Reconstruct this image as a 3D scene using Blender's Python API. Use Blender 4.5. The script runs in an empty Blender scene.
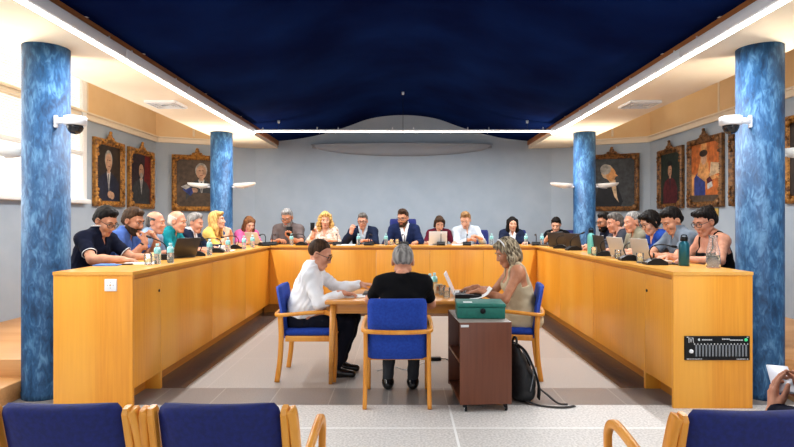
import bpy, bmesh, math, random
import numpy as np
from mathutils import Vector, Matrix
random.seed(7)
S = bpy.context.scene
COL = S.collection
PI = math.pi
R = math.radians

# ------------------------------------------------------------------ materials
MATS = {}
def lin(c):
    f = lambda u: u/12.92 if u <= .04045 else ((u+.055)/1.055)**2.4
    return tuple(f(x/255.0) for x in c)
def mat(name, c, rough=.5, metal=0, c2=None, scale=8, stretch=(1, 1, 1), detail=4, lo=.35, hi=.65,
        bump=0, bscale=None, trans=0, emit=0, spec=.5, ior=1.45, alpha=1, coat=0):
    """procedural principled material; c, c2 are sRGB 0-255"""
    if name in MATS: return MATS[name]
    m = bpy.data.materials.new(name); m.use_nodes = True
    nt = m.node_tree; b = nt.nodes['Principled BSDF']
    a = lin(c)
    b.inputs['Base Color'].default_value = (*a, 1)
    b.inputs['Roughness'].default_value = rough
    b.inputs['Metallic'].default_value = metal
    b.inputs['Specular IOR Level'].default_value = spec
    b.inputs['IOR'].default_value = ior
    b.inputs['Transmission Weight'].default_value = trans
    b.inputs['Coat Weight'].default_value = coat
    if emit:
        b.inputs['Emission Color'].default_value = (*a, 1)
        b.inputs['Emission Strength'].default_value = emit
    if c2 or bump:
        tc = nt.nodes.new('ShaderNodeTexCoord'); mp = nt.nodes.new('ShaderNodeMapping')
        mp.inputs['Scale'].default_value = stretch
        nt.links.new(tc.outputs['Object'], mp.inputs['Vector'])
        nz = nt.nodes.new('ShaderNodeTexNoise'); nz.inputs['Scale'].default_value = scale
        nz.inputs['Detail'].default_value = detail
        nt.links.new(mp.outputs['Vector'], nz.inputs['Vector'])
        if c2:
            rp = nt.nodes.new('ShaderNodeValToRGB')
            rp.color_ramp.elements[0].position = lo; rp.color_ramp.elements[1].position = hi
            rp.color_ramp.elements[0].color = (*a, 1); rp.color_ramp.elements[1].color = (*lin(c2), 1)
            nt.links.new(nz.outputs['Fac'], rp.inputs['Fac'])
            nt.links.new(rp.outputs['Color'], b.inputs['Base Color'])
        if bump:
            bp = nt.nodes.new('ShaderNodeBump'); bp.inputs['Strength'].default_value = bump
            bp.inputs['Distance'].default_value = .01
            n2 = nz
            if bscale:
                n2 = nt.nodes.new('ShaderNodeTexNoise'); n2.inputs['Scale'].default_value = bscale
                nt.links.new(mp.outputs['Vector'], n2.inputs['Vector'])
            nt.links.new(n2.outputs['Fac'], bp.inputs['Height'])
            nt.links.new(bp.outputs['Normal'], b.inputs['Normal'])
    MATS[name] = m
    return m

def wood(name, ca, cb, cc, axis='Z', rough=.38, band=2.2, world=False):
    """veneer: fine grain along one axis plus wide pale / dark strips across it"""
    if name in MATS: return MATS[name]
    m = bpy.data.materials.new(name); m.use_nodes = True
    nt = m.node_tree; b = nt.nodes['Principled BSDF']; N = nt.nodes.new; L = nt.links.new
    tc = N('ShaderNodeTexCoord')
    def noise(sc, st, det):
        mp = N('ShaderNodeMapping'); mp.inputs['Scale'].default_value = st
        L(tc.outputs['Object'], mp.inputs['Vector'])
        z = N('ShaderNodeTexNoise'); z.inputs['Scale'].default_value = sc; z.inputs['Detail'].default_value = det
        L(mp.outputs['Vector'], z.inputs['Vector']); return z
    st = {'Z': (1, 1, .04), 'Y': (1, .04, 1), 'X': (.04, 1, 1)}[axis]
    st2 = {'Z': (1, 1, .02), 'Y': (1, .02, 1), 'X': (.02, 1, 1)}[axis]
    n1 = noise(55, st, 3); n2 = noise(band, st2, 1)
    r1 = N('ShaderNodeValToRGB'); r1.color_ramp.elements[0].position = .3; r1.color_ramp.elements[1].position = .7
    r1.color_ramp.elements[0].color = (*lin(cb), 1); r1.color_ramp.elements[1].color = (*lin(ca), 1)
    L(n1.outputs['Fac'], r1.inputs['Fac'])
    mx = N('ShaderNodeMix'); mx.data_type = 'RGBA'
    r2 = N('ShaderNodeValToRGB'); r2.color_ramp.elements[0].position = .42; r2.color_ramp.elements[1].position = .62
    L(n2.outputs['Fac'], r2.inputs['Fac']); L(r2.outputs['Color'], mx.inputs[0])
    L(r1.outputs['Color'], mx.inputs[6])
    r3 = N('ShaderNodeMix'); r3.data_type = 'RGBA'; r3.inputs[0].default_value = .55
    L(r1.outputs['Color'], r3.inputs[6]); r3.inputs[7].default_value = (*lin(cc), 1)
    L(r3.outputs[2], mx.inputs[7]); L(mx.outputs[2], b.inputs['Base Color'])
    b.inputs['Roughness'].default_value = rough
    MATS[name] = m; return m

def granite(name, ca, cb, rough, tile, grout, gsize=.004, shift=(0, 0), nsc=95, spec=.5):
    if name in MATS: return MATS[name]
    m = bpy.data.materials.new(name); m.use_nodes = True
    nt = m.node_tree; b = nt.nodes['Principled BSDF']; N = nt.nodes.new; L = nt.links.new
    tc = N('ShaderNodeTexCoord')
    z = N('ShaderNodeTexNoise'); z.inputs['Scale'].default_value = nsc; z.inputs['Detail'].default_value = 3
    L(tc.outputs['Object'], z.inputs['Vector'])
    r1 = N('ShaderNodeValToRGB'); r1.color_ramp.elements[0].position = .36; r1.color_ramp.elements[1].position = .62
    r1.color_ramp.elements[0].color = (*lin(cb), 1); r1.color_ramp.elements[1].color = (*lin(ca), 1)
    L(z.outputs['Fac'], r1.inputs['Fac'])
    br = N('ShaderNodeTexBrick'); br.offset = 0; br.inputs['Scale'].default_value = 1
    br.inputs['Brick Width'].default_value = tile[0]; br.inputs['Row Height'].default_value = tile[1]
    br.inputs['Mortar Size'].default_value = gsize; br.inputs['Mortar Smooth'].default_value = .2
    br.inputs['Color1'].default_value = (1, 1, 1, 1); br.inputs['Color2'].default_value = (.86, .86, .86, 1)
    mp = N('ShaderNodeMapping'); mp.inputs['Location'].default_value = (shift[0], shift[1], 0)
    L(tc.outputs['Object'], mp.inputs['Vector']); L(mp.outputs['Vector'], br.inputs['Vector'])
    mu = N('ShaderNodeMix'); mu.data_type = 'RGBA'; mu.blend_type = 'MULTIPLY'; mu.inputs[0].default_value = 1
    L(r1.outputs['Color'], mu.inputs[6]); L(br.outputs['Color'], mu.inputs[7])
    mg = N('ShaderNodeMix'); mg.data_type = 'RGBA'; L(br.outputs['Fac'], mg.inputs[0])
    L(mu.outputs[2], mg.inputs[6]); mg.inputs[7].default_value = (*lin(grout), 1)
    L(mg.outputs[2], b.inputs['Base Color'])
    b.inputs['Roughness'].default_value = rough; b.inputs['Specular IOR Level'].default_value = spec
    MATS[name] = m; return m

# ------------------------------------------------------------------ mesh builder
class MB:
    def __init__(s): s.v = []; s.f = []; s.mi = []; s.sm = []
    def add(s, vs, fs, mi=0, sm=False):
        o = len(s.v); s.v += [tuple(v) for v in vs]
        for f in fs: s.f.append(tuple(i+o for i in f)); s.mi.append(mi); s.sm.append(sm)
        return s
    def box(s, c, d, bev=0, mi=0, rot=None, seg=2, sm=None):
        if bev <= 0:
            vs = [Vector((x*d[0]/2, y*d[1]/2, z*d[2]/2)) for x in (-1, 1) for y in (-1, 1) for z in (-1, 1)]
            fs = [(0, 1, 3, 2), (4, 6, 7, 5), (0, 4, 5, 1), (2, 3, 7, 6), (0, 2, 6, 4), (1, 5, 7, 3)]
        else:
            bm = bmesh.new(); bmesh.ops.create_cube(bm, size=1)
            for v in bm.verts: v.co = Vector((v.co.x*d[0], v.co.y*d[1], v.co.z*d[2]))
            bmesh.ops.bevel(bm, geom=bm.edges[:], offset=min(bev, .49*min(d)), segments=seg, profile=.5, affect='EDGES')
            bm.verts.index_update(); vs = [v.co.copy() for v in bm.verts]
            fs = [[v.index for v in f.verts] for f in bm.faces]; bm.free()
        if rot is not None: vs = [rot @ v for v in vs]
        c = Vector(c); return s.add([v+c for v in vs], fs, mi, (bev > 0) if sm is None else sm)
    def tube(s, pts, r, n=8, mi=0, sm=True, closed=False, flat=None, up=None):
        """swept tube; flat=(w,h) gives a rounded-rectangle section oriented by up"""
        P = [Vector(p) for p in pts]; k = len(P); vs = []; prev = None
        for i, p in enumerate(P):
            if closed: t = (P[(i+1) % k]-P[i-1]).normalized()
            else: t = (P[min(i+1, k-1)]-P[max(i-1, 0)]).normalized()
            if up is not None: a = Vector(up)
            elif prev is None: a = Vector((0, 0, 1)) if abs(t.z) < .9 else Vector((1, 0, 0))
            else: a = prev
            b = a-t*a.dot(t)
            if b.length < 1e-5: b = Vector((1, 0, 0))-t*t.x
            b.normalize(); prev = b; q = t.cross(b)
            rr = r[i] if isinstance(r, (list, tuple)) else r
            for j in range(n):
                th = 2*PI*j/n; cx, cy = math.cos(th), math.sin(th)
                if flat:
                    e = .45
                    ux = math.copysign(abs(cx)**e, cx)*flat[0]/2*rr; uy = math.copysign(abs(cy)**e, cy)*flat[1]/2*rr
                else: ux, uy = cx*rr, cy*rr
                vs.append(p+q*ux+b*uy)
        fs = []
        for i in range(k if closed else k-1):
            for j in range(n):
                a, b2 = i*n+j, i*n+(j+1) % n; c, d = ((i+1) % k)*n+(j+1) % n, ((i+1) % k)*n+j
                fs.append((a, b2, c, d))
        if not closed: fs.append(tuple(range(n))[::-1]); fs.append(tuple((k-1)*n+j for j in range(n)))
        return s.add(vs, fs, mi, sm)
    def lathe(s, prof, c=(0, 0, 0), n=16, mi=0, sm=True, rot=None, sc=(1, 1)):
        vs = []; fs = []; c = Vector(c)
        for (r, z) in prof:
            for j in range(n):
                v = Vector((r*math.cos(2*PI*j/n)*sc[0], r*math.sin(2*PI*j/n)*sc[1], z))
                vs.append((rot @ v if rot is not None else v)+c)
        for i in range(len(prof)-1):
            for j in range(n): fs.append((i*n+j, i*n+(j+1) % n, (i+1)*n+(j+1) % n, (i+1)*n+j))
        fs.append(tuple(range(n))[::-1]); fs.append(tuple((len(prof)-1)*n+j for j in range(n)))
        return s.add(vs, fs, mi, sm)
    def ell(s, c, r, mi=0, nu=12, nv=8, rot=None):
        pr = [(max(1e-4, math.sin(PI*i/nv)), -math.cos(PI*i/nv)) for i in range(nv+1)]
        vs = []; fs = []; c = Vector(c)
        for (a, z) in pr:
            for j in range(nu):
                v = Vector((a*math.cos(2*PI*j/nu)*r[0], a*math.sin(2*PI*j/nu)*r[1], z*r[2]))
                vs.append((rot @ v if rot is not None else v)+c)
        for i in range(nv):
            for j in range(nu): fs.append((i*nu+j, i*nu+(j+1) % nu, (i+1)*nu+(j+1) % nu, (i+1)*nu+j))
        return s.add(vs, fs, mi, True)
    def prism(s, poly, fn, a, b, mi=0, sm=False):
        """poly of 2-D points, fn(u,v,w)->3-D, extruded w from a to b"""
        n = len(poly); vs = [fn(u, v, a) for u, v in poly]+[fn(u, v, b) for u, v in poly]
        fs = [tuple(range(n))[::-1], tuple(range(n, 2*n))]+[(i, (i+1) % n, n+(i+1) % n, n+i) for i in range(n)]
        return s.add(vs, fs, mi, sm)
    def mesh(s, name, mats):
        me = bpy.data.meshes.new(name); me.from_pydata(s.v, [], s.f)
        for m in (mats if isinstance(mats, (list, tuple)) else [mats]): me.materials.append(m)
        me.polygons.foreach_set('material_index', s.mi); me.polygons.foreach_set('use_smooth', s.sm)
        me.update()
        bm = bmesh.new(); bm.from_mesh(me); bmesh.ops.recalc_face_normals(bm, faces=bm.faces[:]); bm.to_mesh(me); bm.free()
        return me
    def build(s, name, mats, parent=None, loc=(0, 0, 0), rotz=0):
        o = bpy.data.objects.new(name, s.mesh(name, mats)); COL.objects.link(o)
        if parent is not None: o.parent = parent
        o.location = loc; o.rotation_euler = (0, 0, rotz); return o

def tag(o, label=None, cat=None, group=None, kind=None):
    if label: o['label'] = label
    if cat: o['category'] = cat
    if group: o['group'] = group
    if kind: o['kind'] = kind
    return o
def thing(name, label, cat, loc=(0, 0, 0), rotz=0, group=None):
    o = bpy.data.objects.new(name, None); COL.objects.link(o); o.empty_display_size = .1
    o.location = loc; o.rotation_euler = (0, 0, rotz); return tag(o, label, cat, group)
def dup(root, loc, rotz, label, group=None):
    def cp(o, par):
        c = o.copy(); COL.objects.link(c); c.parent = par
        for ch in list(o.children): cp(ch, c)
        return c
    r = cp(root, None); r.location = loc; r.rotation_euler = (0, 0, rotz); r['label'] = label
    if group: r['group'] = group
    return r
def px(x, d): return (x-403)*d/551.0                 # lateral position of an image column at a depth
def pz(y, d): return 1.45-(y-220.5)*d/551.0

# ------------------------------------------------------------------ implicit surfaces (smooth blended solids)
class SDF:
    def __init__(s): s.ops = []
    def rc(s, a, b, ra, rb, k=.02, sub=False):
        a = np.array(a, np.float32); b = np.array(b, np.float32); ab = b-a; L2 = float(ab@ab)+1e-9
        def f(P, infl):
            t = np.clip(((P-a)@ab)/L2, 0, 1)
            return np.linalg.norm(P-a-t[..., None]*ab, axis=-1)-(ra+(rb-ra)*t)-infl
        m = max(ra, rb); s.ops.append(('s' if sub else 'u', f, np.minimum(a, b)-m, np.maximum(a, b)+m, k)); return s
    def el(s, c, r, M=None, k=.02, sub=False):
        c = np.array(c, np.float32); r = np.array(r, np.float32)
        M = np.eye(3, dtype=np.float32) if M is None else np.array(M, np.float32)     # columns = axes
        def f(P, infl):
            q = (P-c)@M; rr = r+infl
            k0 = np.linalg.norm(q/rr, axis=-1); k1 = np.linalg.norm(q/(rr*rr), axis=-1)
            return k0*(k0-1)/np.maximum(k1, 1e-6)
        m = np.abs(M)@r; s.ops.append(('s' if sub else 'u', f, c-m, c+m, k)); return s
    def clip(s, f): s.ops.append(('c', f, None, None, 0)); return s
    def disp(s, f): s.ops.append(('d', f, None, None, 0)); return s
    def mesh(s, h, infl=0):
        lo = np.min([o[2] for o in s.ops if o[0] == 'u'], 0)-infl-3*h; hi = np.max([o[3] for o in s.ops if o[0] == 'u'], 0)+infl+3*h
        n = np.ceil((hi-lo)/h).astype(int)+1
        ax = [lo[i]+h*np.arange(n[i]) for i in range(3)]
        F = np.full(n, .25, np.float32)
        for (t, f, a, b, k) in s.ops:
            if t in 'us':
                i0 = np.clip(np.floor((a-infl-k-2*h-lo)/h).astype(int), 0, n); i1 = np.clip(np.ceil((b+infl+k+2*h-lo)/h).astype(int)+1, 0, n)
                if np.any(i1 <= i0): continue
                sl = tuple(slice(i0[j], i1[j]) for j in range(3))
                P = np.stack(np.meshgrid(*[ax[j][sl[j]] for j in range(3)], indexing='ij'), -1).astype(np.float32)
                d = f(P, infl if t == 'u' else 0); G = F[sl]
                if t == 'u':
                    hh = np.clip(.5+.5*(G-d)/k, 0, 1); F[sl] = G*(1-hh)+d*hh-k*hh*(1-hh)
                else:
                    hh = np.clip(.5-.5*(G+d)/k, 0, 1); F[sl] = G*(1-hh)-d*hh+k*hh*(1-hh)
            else:
                P = np.stack(np.meshgrid(*ax, indexing='ij'), -1).astype(np.float32)
                if t == 'c': F = np.maximum(F, f(P))
                else: F = F+f(P)
        return nets(F, lo, h)
def nets(F, lo, h):
    n = np.array(F.shape)-1; ins = F < 0
    cnt = np.zeros(n, np.int16); pos = np.zeros((*n, 3), np.float32)
    def sl(o): return tuple(slice(o[i], o[i]+n[i]) for i in range(3))
    for ax in range(3):
        for u in (0, 1):
            for w in (0, 1):
                o = [0, 0, 0]; o[(ax+1) % 3] = u; o[(ax+2) % 3] = w; o2 = list(o); o2[ax] = 1
                A = F[sl(o)]; B = F[sl(o2)]; m = ins[sl(o)] != ins[sl(o2)]
                t = np.where(m, A/np.where(m, A-B, 1), 0)
                cnt += m
                for c in range(3): pos[..., c] += m*(o[c] if c != ax else 0)
                pos[..., ax] += t
    act = cnt > 0; idx = np.full(n, -1, np.int64); na = int(act.sum()); idx[act] = np.arange(na)
    V = pos[act]/cnt[act][:, None]+np.argwhere(act); V = V*h+lo
    Q = []
    for ax in range(3):
        b, c = (ax+1) % 3, (ax+2) % 3
        s0 = [slice(1, n[i]) for i in range(3)]; s0[ax] = slice(0, n[ax]); s1 = list(s0); s1[ax] = slice(1, n[ax]+1)
        A = ins[tuple(s0)]; B = ins[tuple(s1)]
        for flip in (0, 1):
            e = np.argwhere((A & ~B) if not flip else (~A & B))
            if not len(e): continue
            base = e.copy(); base[:, b] += 1; base[:, c] += 1
            def ci(db, dc):
                q = base.copy(); q[:, b] += db; q[:, c] += dc; return idx[q[:, 0], q[:, 1], q[:, 2]]
            q = np.stack([ci(-1, -1), ci(0, -1), ci(0, 0), ci(-1, 0)], 1)
            Q.append(q if not flip else q[:, ::-1])
    return V, (np.concatenate(Q) if Q else np.zeros((0, 4), int))
def sdf_obj(name, parts, m, parent=None, smooth_iter=1):
    """parts: list of (V,Q) joined into one mesh"""
    Vs = []; Qs = []; o = 0
    for V, Q in parts:
        for _ in range(smooth_iter):                       # light laplacian relax
            acc = np.zeros_like(V); c = np.zeros(len(V))
            for i in range(4):
                for j in (1, 3):
                    np.add.at(acc, Q[:, i], V[Q[:, (i+j) % 4]]); np.add.at(c, Q[:, i], 1)
            V = V*.5+.5*acc/np.maximum(c, 1)[:, None]
        Vs.append(V); Qs.append(Q+o); o += len(V)
    V = np.concatenate(Vs); Q = np.concatenate(Qs)
    me = bpy.data.meshes.new(name); me.vertices.add(len(V)); me.vertices.foreach_set('co', V.astype(np.float32).ravel())
    me.loops.add(len(Q)*4); me.loops.foreach_set('vertex_index', Q.ravel().astype(np.int32))
    me.polygons.add(len(Q)); me.polygons.foreach_set('loop_start', np.arange(0, len(Q)*4, 4, dtype=np.int32))
    me.polygons.foreach_set('loop_total', np.full(len(Q), 4, np.int32))
    me.polygons.foreach_set('use_smooth', np.ones(len(Q), bool))
    me.materials.append(m); me.update(calc_edges=True); me.validate()
    ob = bpy.data.objects.new(name, me); COL.objects.link(ob); ob.parent = parent
    return ob
# ================================================================== the room
M = MATS
mat('wall_paint', (168, 179, 190), .85, c2=(161, 173, 185), scale=3)
mat('cream_paint', (244, 230, 206), .85, c2=(240, 224, 198), scale=2)
mat('band_paint', (238, 205, 156), .8, c2=(232, 196, 144), scale=2)
mat('ceiling_blue', (14, 34, 84), .9, c2=(9, 20, 60), scale=.9, bump=.12, bscale=9, spec=.01)
mat('white_paint', (236, 236, 234), .5)
mat('white_plastic', (232, 233, 236), .4)
mat('grey_plastic', (120, 124, 130), .45)
mat('black_plastic', (18, 18, 20), .42, spec=.25)
mat('dark_metal', (40, 40, 44), .35, metal=.7)
mat('steel', (190, 192, 196), .25, metal=1)
mat('led', (255, 253, 250), .5, emit=11)
mat('window_glow', (255, 253, 246), .5, emit=.8)
mat('blind', (250, 248, 240), .7)
wood('desk_wood', (238, 160, 46), (226, 145, 36), (244, 178, 70), 'Z', .36)
wood('desk_top_wood', (230, 162, 66), (218, 148, 52), (240, 184, 98), 'Y', .22)
wood('desk_top_wood_x', (230, 162, 66), (218, 148, 52), (240, 184, 98), 'X', .22)
wood('plinth_wood', (196, 128, 48), (180, 112, 38), (206, 142, 60), 'Y', .4)
wood('chair_wood', (228, 150, 48), (212, 132, 36), (236, 168, 70), 'Z', .34, band=6)
wood('table_wood', (214, 146, 66), (200, 130, 52), (224, 160, 84), 'X', .3, band=4)
wood('platform_wood', (206, 150, 92), (190, 132, 74), (216, 166, 112), 'X', .4, band=4)
wood('brown_wood', (112, 60, 36), (98, 50, 29), (122, 68, 42), 'Z', .4, band=5)
wood('trim_wood', (168, 104, 52), (150, 90, 44), (178, 116, 62), 'Y', .45)
granite('floor_light', (178, 172, 166), (156, 150, 144), .34, (1.2, 1.2), (176, 170, 164), .005, (.5, .2))
granite('floor_front', (224, 221, 217), (190, 187, 183), .45, (3.0, 1.3), (240, 240, 238), .010, (-.36, .05), nsc=62)
granite('floor_band', (142, 136, 132), (126, 120, 116), .28, (.47, .9), (160, 154, 150), .005, (.12, .35))
granite('floor_dark', (104, 92, 86), (88, 78, 72), .2, (.9, .6), (112, 100, 94), .004, (0, 0))
def column_mat():
    m = bpy.data.materials.new('column_stucco'); m.use_nodes = True
    nt = m.node_tree; b = nt.nodes['Principled BSDF']; N = nt.nodes.new; L = nt.links.new
    tc = N('ShaderNodeTexCoord')
    def nz(sc, st, det, dis=0):
        mp = N('ShaderNodeMapping'); mp.inputs['Scale'].default_value = st; L(tc.outputs['Object'], mp.inputs['Vector'])
        z = N('ShaderNodeTexNoise'); z.inputs['Scale'].default_value = sc; z.inputs['Detail'].default_value = det
        z.inputs['Distortion'].default_value = dis; L(mp.outputs['Vector'], z.inputs['Vector']); return z
    a = nz(5, (1, 1, .6), 7, 1.6); c = nz(30, (1, 1, .35), 5, 1.2)
    mx = N('ShaderNodeMix'); mx.inputs[0].default_value = .45; L(a.outputs['Fac'], mx.inputs[2]); L(c.outputs['Fac'], mx.inputs[3])
    r = N('ShaderNodeValToRGB'); e = r.color_ramp.elements
    e[0].position = .36; e[0].color = (*lin((16, 46, 78)), 1); e[1].position = .66; e[1].color = (*lin((86, 128, 164)), 1)
    k = e.new(.5); k.color = (*lin((34, 76, 116)), 1)
    L(mx.outputs[0], r.inputs['Fac']); L(r.outputs['Color'], b.inputs['Base Color'])
    b.inputs['Roughness'].default_value = .55; b.inputs['Specular IOR Level'].default_value = .3
    bp = N('ShaderNodeBump'); bp.inputs['Strength'].default_value = .12; bp.inputs['Distance'].default_value = .01
    L(c.outputs['Fac'], bp.inputs['Height']); L(bp.outputs['Normal'], b.inputs['Normal'])
    MATS['column_stucco'] = m
column_mat()

WX, SX, ZS, PZ, ZD = 4.6, 2.5, 2.885, .29, 1.054      # wall, soffit edge, soffit height, platform, desk top
D0, D1, BX, BY = 4.25, 8.6, 2.08, 10.98              # desk near end, back desk face, inner face, back wall
CY = 10.25                                           # corner of side wall and angled back wall
RY = -3.0                                            # the room runs on behind the viewer
def st(o): o['kind'] = 'structure'; return o

# --- floor: one level, four stones
b = MB()
def fq(x0, x1, y0, y1, mi, z=0): b.add([(x0, y0, z), (x1, y0, z), (x1, y1, z), (x0, y1, z)], [(0, 1, 2, 3)], mi)
fq(-WX, WX, RY, 4.33, 1); fq(-WX, WX, 4.33, 4.77, 2)
fq(-1.885, 1.885, 4.77, 8.35, 0)
fq(-WX, -1.885, 4.77, 11.2, 3); fq(1.885, WX, 4.77, 11.2, 3); fq(-1.885, 1.885, 8.35, 11.2, 3)
st(b.build('floor', [M['floor_light'], M['floor_front'], M['floor_band'], M['floor_dark']]))

# --- raised platform behind the desks, with a step at each side
b = MB()
for s in (-1, 1):
    b.box((s*(2.28+WX)/2, (4.6+11.2)/2, PZ/2), (WX-2.28, 11.2-4.6, PZ), .006)
    b.box((s*(3.12+WX)/2, 4.35, PZ/4), (WX-3.12, .5, PZ/2), .006)
b.box((0, 10.0, PZ/2), (4.56, 2.4, PZ))
o = st(b.build('trim_1', M['platform_wood']))

# --- walls
def wallbox(name, a, c, z0, z1, m, th=.1):
    """vertical slab between plan points, its thickness outward (to the right of a->c)"""
    a = Vector((*a, 0)); c = Vector((*c, 0)); t = (c-a).normalized(); n = Vector((t.y, -t.x, 0))
    q = [a, c, c+n*th, a+n*th]; bb = MB(); bb.prism([(v.x, v.y) for v in q], lambda u, v, w: (u, v, w), z0, z1)
    return st(bb.build(name, m))
wallbox('wall_back', (-2.95, BY), (2.95, BY), 0, 3.9, M['wall_paint'], -.1)
for s, nm in ((-1, 'left'), (1, 'right')):
    b = MB()
    FL = [(s*WX, CY), (s*2.95, BY)]; dx, dy = FL[1][0]-FL[0][0], FL[1][1]-FL[0][1]
    q = [FL[0], FL[1], (FL[1][0]+s*.04, FL[1][1]+.1), (FL[0][0]+s*.04, FL[0][1]+.1)]
    b.prism(q, lambda u, v, w: (u, v, w), 0, 2.92, 0); b.prism(q, lambda u, v, w: (u, v, w), 2.92, 3.62, 1)
    b.prism([(s*WX, RY), (s*WX, CY), (s*(WX+.1), CY+.1), (s*(WX+.1), RY)], lambda u, v, w: (u, v, w), 0, 2.92, 0)
    b.prism([(s*WX, RY), (s*WX, CY), (s*(WX+.1), CY+.1), (s*(WX+.1), RY)], lambda u, v, w: (u, v, w), 2.92, 3.62, 1)
    st(b.build('wall_'+nm, [M['wall_paint'], M['band_paint']]))
    # cornice moulding along side wall and angled wall
    b = MB(); off = s*.02
    b.tube([(s*(WX-.015), RY+.1, 2.95), (s*(WX-.015), CY+.005, 2.95), (s*2.97, BY-.015, 2.95)], 1, n=8, flat=(.05, .09), up=(0, 0, 1), sm=False)
    b.tube([(s*(WX-.03), RY+.1, 3.005), (s*(WX-.03), CY-.005, 3.005), (s*2.97, BY-.03, 3.005)], 1, n=8, flat=(.07, .03), up=(0, 0, 1), sm=False)
    st(b.build('trim_'+('2' if s < 0 else '3'), M['cream_paint']))
    b = MB()
    b.box((s*(WX-.006), 8.02, 3.3), (.012, .03, .55)); b.box((s*3.99, 10.50, 3.30), (.03, .03, .5))
    st(b.build('trim_'+('8' if s < 0 else '9'), M['cream_paint']))
    # high ceiling of the side aisle, above the dropped soffit
    b = MB(); b.box((s*(WX+2.5)/2, (RY+11.2)/2, 3.64), (WX-2.5+.2, 11.2-RY, .06))
    st(b.build('ceiling_'+nm, M['cream_paint']))
    # dropped soffit
    b = MB(); x0, x1 = s*SX, s*3.27
    b.box(((x0+x1)/2, (RY+BY)/2, ZS+.1), (.77, BY-RY-.005, .2))
    st(b.build('trim_'+('4' if s < 0 else '5'), M['cream_paint']))
    # wooden edge strip under the blue vault
    b = MB(); b.box((s*(SX-.012), (RY+BY)/2, ZS+.112), (.024, BY-RY-.01, .09))
    st(b.build('trim_'+('6' if s < 0 else '7'), M['trim_wood']))

# --- blue vault: bell shaped section swept along the room
VX = np.linspace(-SX, SX, 201)
VZ = np.interp(np.abs(VX), [0, .35, .71, 1.07, 1.54, 2.0, 2.5], [3.555, 3.535, 3.475, 3.335, 3.185, 3.085, 3.03])
VZ = np.convolve(np.pad(VZ, 10, mode='edge'), np.hanning(23)[1:-1]/np.hanning(23).sum(), 'valid')
def vault(x): return float(np.interp(x, VX, VZ))
b = MB(); n = 56; ys = (RY, BY+.02)
xs = [-SX+2*SX*i/n for i in range(n+1)]
vs = [(x, y, vault(x)) for y in ys for x in xs]+[(x, y, vault(x)+.05) for y in ys for x in xs]
fs = [(i, i+1, n+2+i, n+1+i) for i in range(n)]
o2 = 2*(n+1); fs += [(o2+i, o2+n+1+i, o2+n+2+i, o2+i+1) for i in range(n)]
b.add(vs, fs, 0, True); st(b.build('ceiling', M['ceiling_blue']))

# --- window in the left wall: frame, glowing panes behind slatted blind
def window():
    w = thing('window_1', None, None); w['kind'] = 'structure'
    y0, y1, z0, z1, zt = 3.2, 7.92, 1.69, 3.6, 2.40
    x = -WX
    b = MB()
    for (c, d) in (((x+.03, y1-.05, (z0+z1)/2), (.06, .10, z1-z0)), ((x+.03, y0+.05, (z0+z1)/2), (.06, .10, z1-z0)),
                   ((x+.05, (y0+y1)/2, z0+.03), (.12, y1-y0+.05, .06)), ((x+.035, (y0+y1)/2, zt), (.07, y1-y0-.2, .06)),
                   ((x+.03, 5.7, (z0+z1)/2), (.05, .07, z1-z0))):
        b.box(c, d, .008)
    st(b.build('window_frame', M['white_paint'], w))
    b = MB(); b.box((x+.012, (y0+y1)/2, (zt+z0)/2), (.012, y1-y0-.15, zt-z0-.05))
    st(b.build('window_pane', M['window_glow'], w))
    b = MB(); b.box((x+.008, (y0+y1)/2, (zt+z1)/2), (.008, y1-y0-.15, z1-zt-.05), mi=1)
    k = 0; z = zt+.06
    rt = Matrix.Rotation(R(38), 3, 'Y')
    while z < z1-.02:
        b.box((x+.028, (y0+y1)/2, z), (.034, y1-y0-.22, .003), rot=rt); z += .032
    st(b.build('window_blind', [M['blind'], M['window_glow']], w))
window()

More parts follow.
